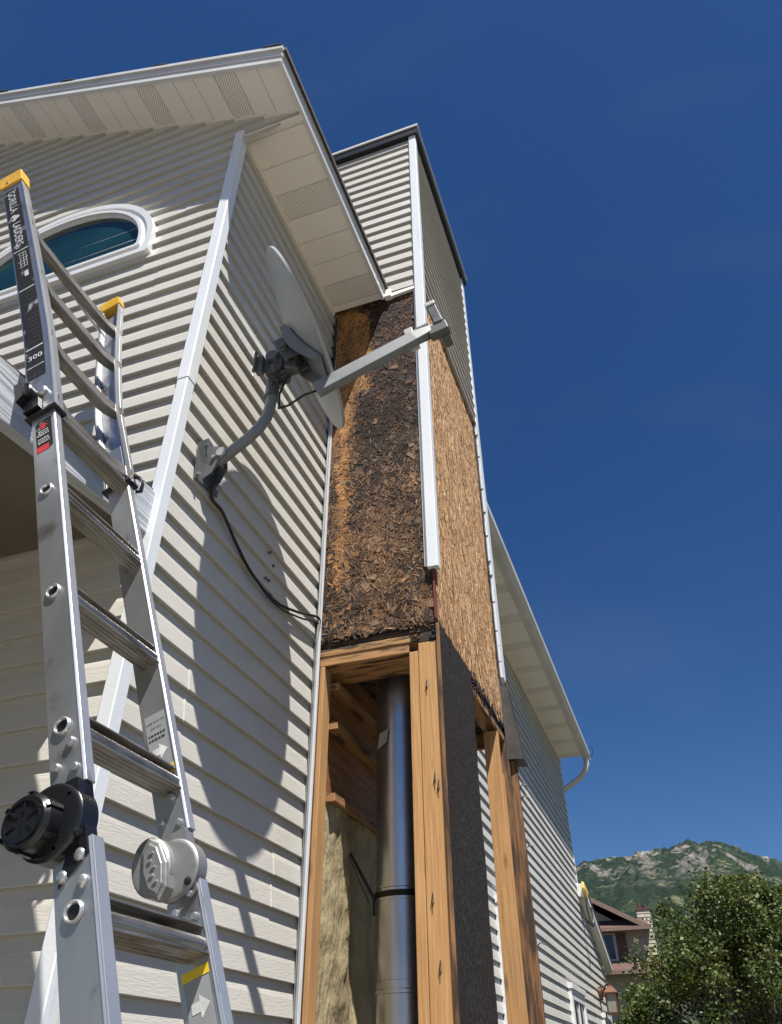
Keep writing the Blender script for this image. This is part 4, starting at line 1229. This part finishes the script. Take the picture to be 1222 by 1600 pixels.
def strip(mb, a0, a1, b0, b1, mi, lift=0., n=14):
    for i in range(n):
        p, q = a0 + (a1 - a0) * i / n, a0 + (a1 - a0) * (i + 1) / n
        mb.face([LP(p, b1, outer_y(p) - lift), LP(p, b0, outer_y(p) - lift), LP(q, b0, outer_y(q) - lift), LP(q, b1, outer_y(q) - lift)], mi)
rail_near = [o_ for o_ in lad.children if o_.name.startswith('outer_rail')][0]
rail_near['label'] = 'upper outer rail with long black sticker'
mb = MB()
strip(mb, 1.60, 2.685, .012, .068, 0, .0006)
for (a_, h) in ((2.280, .005), (2.055, .005), (1.745, .005), (1.652, .003)): strip(mb, a_, a_ + h, .014, .066, 1, .0010, 1)
for (word, ac, size) in (('GORILLA', 2.600, .040), ('LADDERS', 2.385, .040)):
    t, n_ = orient(ac)
    fr = (LP(ac, .042, outer_y(ac)) + n_ * .0014, -t, FW, n_)
    put_text(mb, word, size, fr, 1, .88, .0012)
ac = 2.492; t, n_ = orient(ac)       # small pale emblem between the words
c0 = LP(ac, .042, outer_y(ac)) + n_ * .0014
blob = [(-.018, -.010), (-.020, .000), (-.012, .006), (-.010, .014), (-.003, .018), (.004, .017), (.009, .012), (.011, .005), (.019, .000), (.018, -.010), (.010, -.014), (.005, -.006), (-.004, -.007), (-.010, -.014)]
mb.face([c0 + (-t) * p + FW * q for p, q in blob], 1)
random.seed(12)
for i in range(6):                    # the little drawing and fine lines of the next panel
    p = 2.262 - .016 * i; strip(mb, p, p + .0022, .020 + random.uniform(0, .012), .040 + random.uniform(0, .02), 1, .0012, 1)
for b0 in (.024, .034, .046): strip(mb, 2.18, 2.262, b0, b0 + .0018, 1, .0012, 3)
strip(mb, 2.125, 2.155, .026, .040, 1, .0012, 1)
ac = 1.735; t, n_ = orient(ac)
put_text(mb, '300', .030, (LP(1.697, .040, outer_y(1.697)) + n_ * .0014, FW, t, n_), 1, 1.0, .0006)
for i in range(14):
    p = 2.035 - .020 * i; strip(mb, p, p + .0016, .018, .045 + random.uniform(-.005, .016), 2, .0012, 1)
mb.build('sticker', [M['sticker'], M['white'], mat('faded_ink', (.10, .10, .11), .5)], rail_near)
# red and black warning label on the near rail
rail_main = r1
def flat(mb, a0, a1, b0, b1, mi, y, cut=0.):
    P = [LP(a0, b1, y), LP(a0, b0 + cut, y), LP(a0 + cut, b0, y), LP(a1, b0, y), LP(a1, b1 - cut, y), LP(a1 - cut, b1, y)] if cut else [LP(a0, b1, y), LP(a0, b0, y), LP(a1, b0, y), LP(a1, b1, y)]
    mb.face(P, mi)
yy = YN0 - .0004
mb = MB()
flat(mb, 1.292, 1.412, .012, .056, 0, yy, .010)
flat(mb, 1.292, 1.312, .012 + .010, .056, 1, yy - .0004)
c = LP(1.385, .034, yy - .0006)
mb.face([c + UP * q + FW * p for p, q in ((-.005, -.010), (.005, -.010), (.005, .0), (.013, .0), (0, .016), (-.013, .0), (-.005, .0))], 1)
fr = lambda a_, b_, y: (LP(a_, b_, y), FW, UP, Vector((0, -1, 0)))
random.seed(2)
for i in range(7):
    a_ = 1.368 - .0075 * i
    if i == 3: continue
    x0_ = .018 + random.uniform(0, .004)
    while x0_ < .050:
        w_ = random.uniform(.003, .008); flat(mb, a_, a_ + .0035, x0_, min(x0_ + w_, .052), 2, yy - .0006); x0_ += w_ + .0018
mb.build('warning_label', [M['sticker'], M['red'], M['white']], rail_main)
# grey climbing labels on the far rail
def climb_label(parent, a0, y, flip):
    mb = MB()
    flat(mb, a0, a0 + .135, .010, .058, 0, y)
    if flip:
        flat(mb, a0 - .012, a0 + .008, .008, .060, 1, y - .0004)
    else:
        flat(mb, a0 + .137, a0 + .152, .008, .060, 1, y - .0004); flat(mb, a0 - .022, a0 - .004, .008, .060, 1, y - .0004)
    ca = a0 + (.045 if flip else .095)
    c = LP(ca, .034, y - .0006)
    mb.face([c + UP * q + FW * p for p, q in ((-.016, -.008), (.0, -.008), (.0, -.018), (.019, .0), (.0, .018), (.0, .008), (-.016, .008))], 2)
    lines = ['CLIMB FROM THIS', 'SIDE ONLY', 'KEEP THE SIDE', 'RAILS PARALLEL']
    for i, s_ in enumerate(['CLIMB FROM THIS', 'SIDE ONLY']):
        aa = (a0 + .115 - .013 * i) if flip else (a0 + .052 - .013 * i)
        put_text(mb, s_, .0068, fr(aa, .034, y - .0007), 3, .8)
    random.seed(3 + flip)
    for k in range(2):
        aa = (a0 + .086 - .011 * k) if flip else (a0 + .024 - .011 * k)
        x0_ = .014 + random.uniform(0, .004)
        while x0_ < .052:
            w_ = random.uniform(.004, .009); flat(mb, aa - .002, aa + .0025, x0_, min(x0_ + w_, .054), 3, y - .0006); x0_ += w_ + .002
    mb.build('climb_label', [M['greysticker'], M['yink'], M['white'], M['dkink']], parent)
climb_label(r2, .555, YF0 - .0006, 1)
climb_label(r4, .030, YF0 - .0028, 0)

# the ladder at its full size, feet on the ground and back against the porch beam
lad.scale = (1.07, 1.07, 1.07); lad.location = (-.107, 1.22, GZ + OZ)

# ================================================================== LANTERN, FITTING ON THE REAR EAVE
lan = thing('wall_lantern', (-1.46, 13.6, 1.0), 'small copper wall lantern hanging at the far end of the side wall', 'lantern')
mb = MB(); mb.cyl((-1.49, 13.6, 1.06), (-1.44, 13.6, 1.06), .09, 16); mb.tube([(-1.44, 13.6, 1.06), (-1.38, 13.6, 1.16), (-1.32, 13.6, 1.20)], .015, 8)
mb.build('bracket', M['copper'], lan, smooth=True)
mb = MB(); lc = (-1.31, 13.6)
def sq(z, h): return [(lc[0] - h, lc[1] - h, z), (lc[0] + h, lc[1] - h, z), (lc[0] + h, lc[1] + h, z), (lc[0] - h, lc[1] + h, z)]
mb.loft([sq(1.05, .10), sq(1.07, .10), sq(1.13, .05), sq(1.16, .02), sq(1.20, .02)]); mb.loft([sq(.79, .085), sq(.82, .085)])
for (i, j) in ((-1, -1), (1, -1), (1, 1), (-1, 1)): mb.box((lc[0] + i * .078 - .008, lc[1] + j * .078 - .008, .82), (lc[0] + i * .078 + .008, lc[1] + j * .078 + .008, 1.05))
mb.build('lantern_cage', M['copper'], lan)
mb = MB(); mb.loft([sq(.822, .068), sq(1.048, .068)]); mb.build('lantern_glass', M['lglass'], lan)
fit = thing('eave_fitting', (-1.42, 12.8, 2.15), 'yellow-topped white fitting with dangling black lead at the upper end of the low rear eave', 'fitting')
mb = MB(); mb.box((-1.49, 12.70, 2.22), (-1.40, 12.9, 2.40)); mb.build('white_box', M['frame'], fit, bevel=.01)
mb = MB(); mb.hexa([(-1.40, 12.60, 2.33), (-1.36, 12.60, 2.30), (-1.36, 12.80, 2.18), (-1.40, 12.80, 2.20), (-1.40, 12.62, 2.42), (-1.36, 12.62, 2.40), (-1.34, 12.88, 2.30), (-1.38, 12.88, 2.32)]); mb.build('yellow_cover', mat('yellow_cover', (.7, .5, .10), .5), fit, bevel=.01)
mb = MB(); mb.tube([(-1.38, 12.75, 2.2), (-1.385, 12.78, 2.05), (-1.37, 12.80, 1.93), (-1.34, 12.85, 1.88), (-1.33, 12.9, 1.95), (-1.34, 12.9, 2.1)], .012, 6); mb.tube([(-1.40, 12.78, 1.92), (-1.33, 12.82, 1.84)], .03, 8); mb.build('lead', M['dkink'], fit, smooth=True)

# ================================================================== NEIGHBOUR'S HOUSE
nb = thing('neighbour_house', (-4, 35, GZ), 'neighbour house with brown shingle skirt roofs and beige siding behind the tree', 'house')
nm = mat('neighbour_siding', (.42, .36, .28), .7, nscale=.6); br = mat('neighbour_roof', (.11, .062, .052), .85, nscale=5, col2=(.11, .055, .045), bump=.01, bscale=20)
brt = mat('neighbour_trim', (.11, .05, .035), .6); tnt = mat('neighbour_fascia', (.22, .15, .115), .6)
mb = MB()
def nsid(mb, y, x0_, x1_, z0_, z1_, N=(0, -1, 0)):
    siding(mb, (0, y, 0), (1, 0, 0), N, z0_, z1_, lambda z: x0_, lambda z: x1_, pitch=.16, proj=.02, step=3)
nsid(mb, 34.3, -12, -1.75, 3.5, 4.8); nsid(mb, 33.6, -12, -1.2, GZ, 3.2)
mb.prism([(-12, 34.3, 4.8), (-2.3, 34.3, 4.8), (-5.6, 34.3, 6.7), (-12, 34.3, 6.7)], (0, 8, 0)); mb.box((-12, 34.35, GZ), (-1.78, 42, 4.8)); mb.box((-12, 33.62, GZ), (-1.22, 34.3, 3.2))
mb.build('wall', nm, nb)
mb = MB()
mb.hexa([(-12, 33.75, 4.72), (-1.39, 33.75, 4.72), (-1.6, 34.32, 5.02), (-12, 34.32, 5.02), (-12, 33.75, 4.76), (-1.39, 33.75, 4.76), (-1.75, 34.32, 5.10), (-12, 34.32, 5.10)])
mb.hexa([(-12, 32.9, 3.22), (-1.0, 32.9, 3.22), (-1.3, 34.32, 3.60), (-12, 34.32, 3.60), (-12, 32.9, 3.27), (-1.0, 32.9, 3.27), (-1.3, 34.32, 3.68), (-12, 34.32, 3.68)])
mb.hexa([(-5.6, 33.8, 6.92), (-1.5, 33.8, 4.72), (-1.5, 43, 4.72), (-5.6, 43, 6.92), (-5.6, 33.8, 7.0), (-1.5, 33.8, 4.80), (-1.5, 43, 4.80), (-5.6, 43, 7.0)])
mb.hexa([(-9.7, 33.8, 4.72), (-5.6, 33.8, 6.92), (-5.6, 43, 6.92), (-9.7, 43, 4.72), (-9.7, 33.8, 4.80), (-5.6, 33.8, 7.0), (-5.6, 43, 7.0), (-9.7, 43, 4.80)])
rf = mb.build('roof', br, nb)
mb = MB(); mb.box((-12, 33.70, 4.64), (-1.38, 33.749, 4.76)).box((-12, 32.85, 3.14), (-.99, 32.899, 3.27))
mb.hexa([(-5.6, 33.74, 6.80), (-1.5, 33.74, 4.62), (-1.5, 33.79, 4.62), (-5.6, 33.79, 6.80), (-5.6, 33.74, 7.0), (-1.5, 33.74, 4.80), (-1.5, 33.79, 4.80), (-5.6, 33.79, 7.0)])
mb.build('fascia', tnt, nb)
w_ = MB().box((-3.75, 34.22, 3.70), (-3.68, 34.29, 4.64)).box((-2.90, 34.22, 3.70), (-2.80, 34.29, 4.64)).box((-3.68, 34.22, 3.70), (-2.90, 34.29, 3.76)).box((-3.68, 34.22, 4.58), (-2.90, 34.29, 4.64)).box((-3.31, 34.23, 3.76), (-3.27, 34.29, 4.58)).build('window', mat('neighbour_window', (.45, .40, .38), .5), nb)
MB().box((-3.68, 34.25, 3.76), (-2.90, 34.27, 4.58)).build('window_pane', mat('neighbour_glass', (.05, .08, .11), .1), w_)
MB().box((-2.79, 34.23, 3.70), (-2.42, 34.295, 4.62)).build('shutter', brt, nb)
mb = MB(); ch = (-1.88, -1.38)
siding(mb, (0, 34.8, 0), (1, 0, 0), (0, -1, 0), 2.6, 5.45, lambda z: ch[0], lambda z: ch[1], pitch=.13, proj=.02, step=3)
siding(mb, (ch[1], 0, 0), (0, 1, 0), (1, 0, 0), 2.6, 5.45, lambda z: 34.8, lambda z: 35.5, pitch=.13, proj=.02, step=3)
mb.box((ch[0], 34.81, GZ), (ch[1] - .002, 35.5, 5.45))
mb.build('chimney', mat('chimney_siding', (.50, .46, .36), .6), rf)
mb = MB(); mb.box((ch[0] - .04, 34.76, 5.452), (ch[1] + .04, 35.54, 5.53)).cyl((-1.75, 35.0, 5.53), (-1.75, 35.0, 5.75), .06, 10).cyl((-1.52, 35.0, 5.53), (-1.52, 35.0, 5.70), .05, 10)
mb.build('chimney_cap', brt, rf)

# ================================================================== TREES
leafm = mat('leaves', (1, 1, 1), .55, attr=True, nscale=1.3, col2=(.62, .66, .6))
t_ = leafm.node_tree; b_ = t_.nodes['Principled BSDF']
tr = t_.nodes.new('ShaderNodeBsdfTranslucent'); ms = t_.nodes.new('ShaderNodeMixShader'); ms.inputs[0].default_value = .3
src = b_.inputs['Base Color'].links[0].from_socket
t_.links.new(src, tr.inputs['Color']); t_.links.new(b_.outputs[0], ms.inputs[1]); t_.links.new(tr.outputs[0], ms.inputs[2])
t_.links.new(ms.outputs[0], t_.nodes['Material Output'].inputs['Surface'])
bark = mat('bark', (.16, .13, .10), .9, nscale=10, mscale=(3, 3, 1), col2=(.09, .07, .055))
def tree(name, base, H, W, n_clump, n_leaf, leaf, seed, label, cat, low=.12):
    rnd = random.Random(seed)
    root = thing(name, base, label, cat)
    B = Vector(base)
    tb = MB(); lf = MB()
    lobes = []
    for i in range(n_clump):
        t = low + (1 - low) * rnd.random() ** .85
        prof = min(1, .55 + t) * (1 - max(0, t - .35) ** 1.25 * 1.42)
        prof = max(.10, prof)
        an = rnd.uniform(0, 2 * math.pi); rr_ = W * prof * (rnd.random() ** .45)
        lobes.append(B + Vector((math.cos(an) * rr_, math.sin(an) * rr_, H * t)))
    for i in range(26):                 # loose shoots that break the outline
        an = rnd.uniform(0, 6.28); t = rnd.uniform(.3, .92); rr_ = W * (1.25 - t) * rnd.uniform(.95, 1.15)
        lobes.append(B + Vector((math.cos(an) * rr_, math.sin(an) * rr_, H * (t + .10))))
    tb.tube([B, B + Vector((.05, 0, H * .3)), B + Vector((-.05, .1, H * .6)), B + Vector((0, 0, H * .9))], [W * .07, W * .05, W * .03, .01], 10)
    for c in lobes:
        k = rnd.uniform(.1, .55)
        if c.z - B.z < H * .42: continue
        s_ = B + Vector((0, 0, max(.1, (c.z - B.z) * (1 - k) * .8)))
        mid = (s_ + c) / 2 + Vector((rnd.uniform(-.1, .1), rnd.uniform(-.1, .1), -.1)) * W * .3
        tb.tube([s_, mid, c], [.035, .02, .006], 5)
        pass
    for c in lobes:
        R_l = rnd.uniform(.10, .27) * W * .55
        hue = rnd.random()
        for j in range(n_leaf):
            d = Vector((rnd.gauss(0, 1), rnd.gauss(0, 1), rnd.gauss(0, .8)))
            d = d.normalized() * (rnd.random() ** .5) * R_l * rnd.uniform(.7, 1.25)
            if rnd.random() < .10: d *= 1.5
            p = c + d
            ax = Vector((rnd.gauss(0, 1), rnd.gauss(0, 1), rnd.gauss(0, .7))).normalized()
            bx_ = ax.orthogonal().normalized(); bx_.rotate(Matrix.Rotation(rnd.uniform(0, 6.28), 3, ax))
            L_ = leaf * rnd.uniform(.6, 1.35); w2 = L_ * .3
            e = ax.cross(bx_)
            kk = rnd.uniform(.7, 1.3)
            col = (.065 + .045 * hue, .105 + .03 * hue, .022) if rnd.random() < .82 else (.15, .17, .05)
            lf.face([p, p + ax * L_ * .5 + e * w2, p + ax * L_, p + ax * L_ * .5 - e * w2 + bx_ * L_ * .1], 0, tuple(x * kk for x in col))
    tb.build('trunk', bark, root, smooth=True); lf.build('crown', leafm, root)
tree('tree', (.82, 15.5, GZ), 4.28, 2.6, 270, 270, .066, 21, 'large dense green leafy tree at right in front of the neighbour house', 'tree', low=.03)
tree('shrub', (-1.25, 19.5, GZ), 3.15, 1.15, 80, 260, .07, 5, 'lower pale green leafy shrub between the far wall corner and the large tree', 'shrub')
# ================================================================== AIR
hz = MB(); hz.box((-4200, -300, GZ - 1), (4200, 3600, 760))
hm = bpy.data.materials.new('haze'); hm.use_nodes = True
ht = hm.node_tree; ht.nodes.remove(ht.nodes['Principled BSDF'])
pv = ht.nodes.new('ShaderNodeVolumePrincipled'); pv.inputs['Density'].default_value = .0000065; pv.inputs['Color'].default_value = (.35, .60, 1, 1); pv.inputs['Anisotropy'].default_value = .2
ht.links.new(pv.outputs[0], ht.nodes['Material Output'].inputs['Volume'])
o = hz.build('haze', hm); o['kind'] = 'stuff'
print('objects', len(bpy.data.objects))
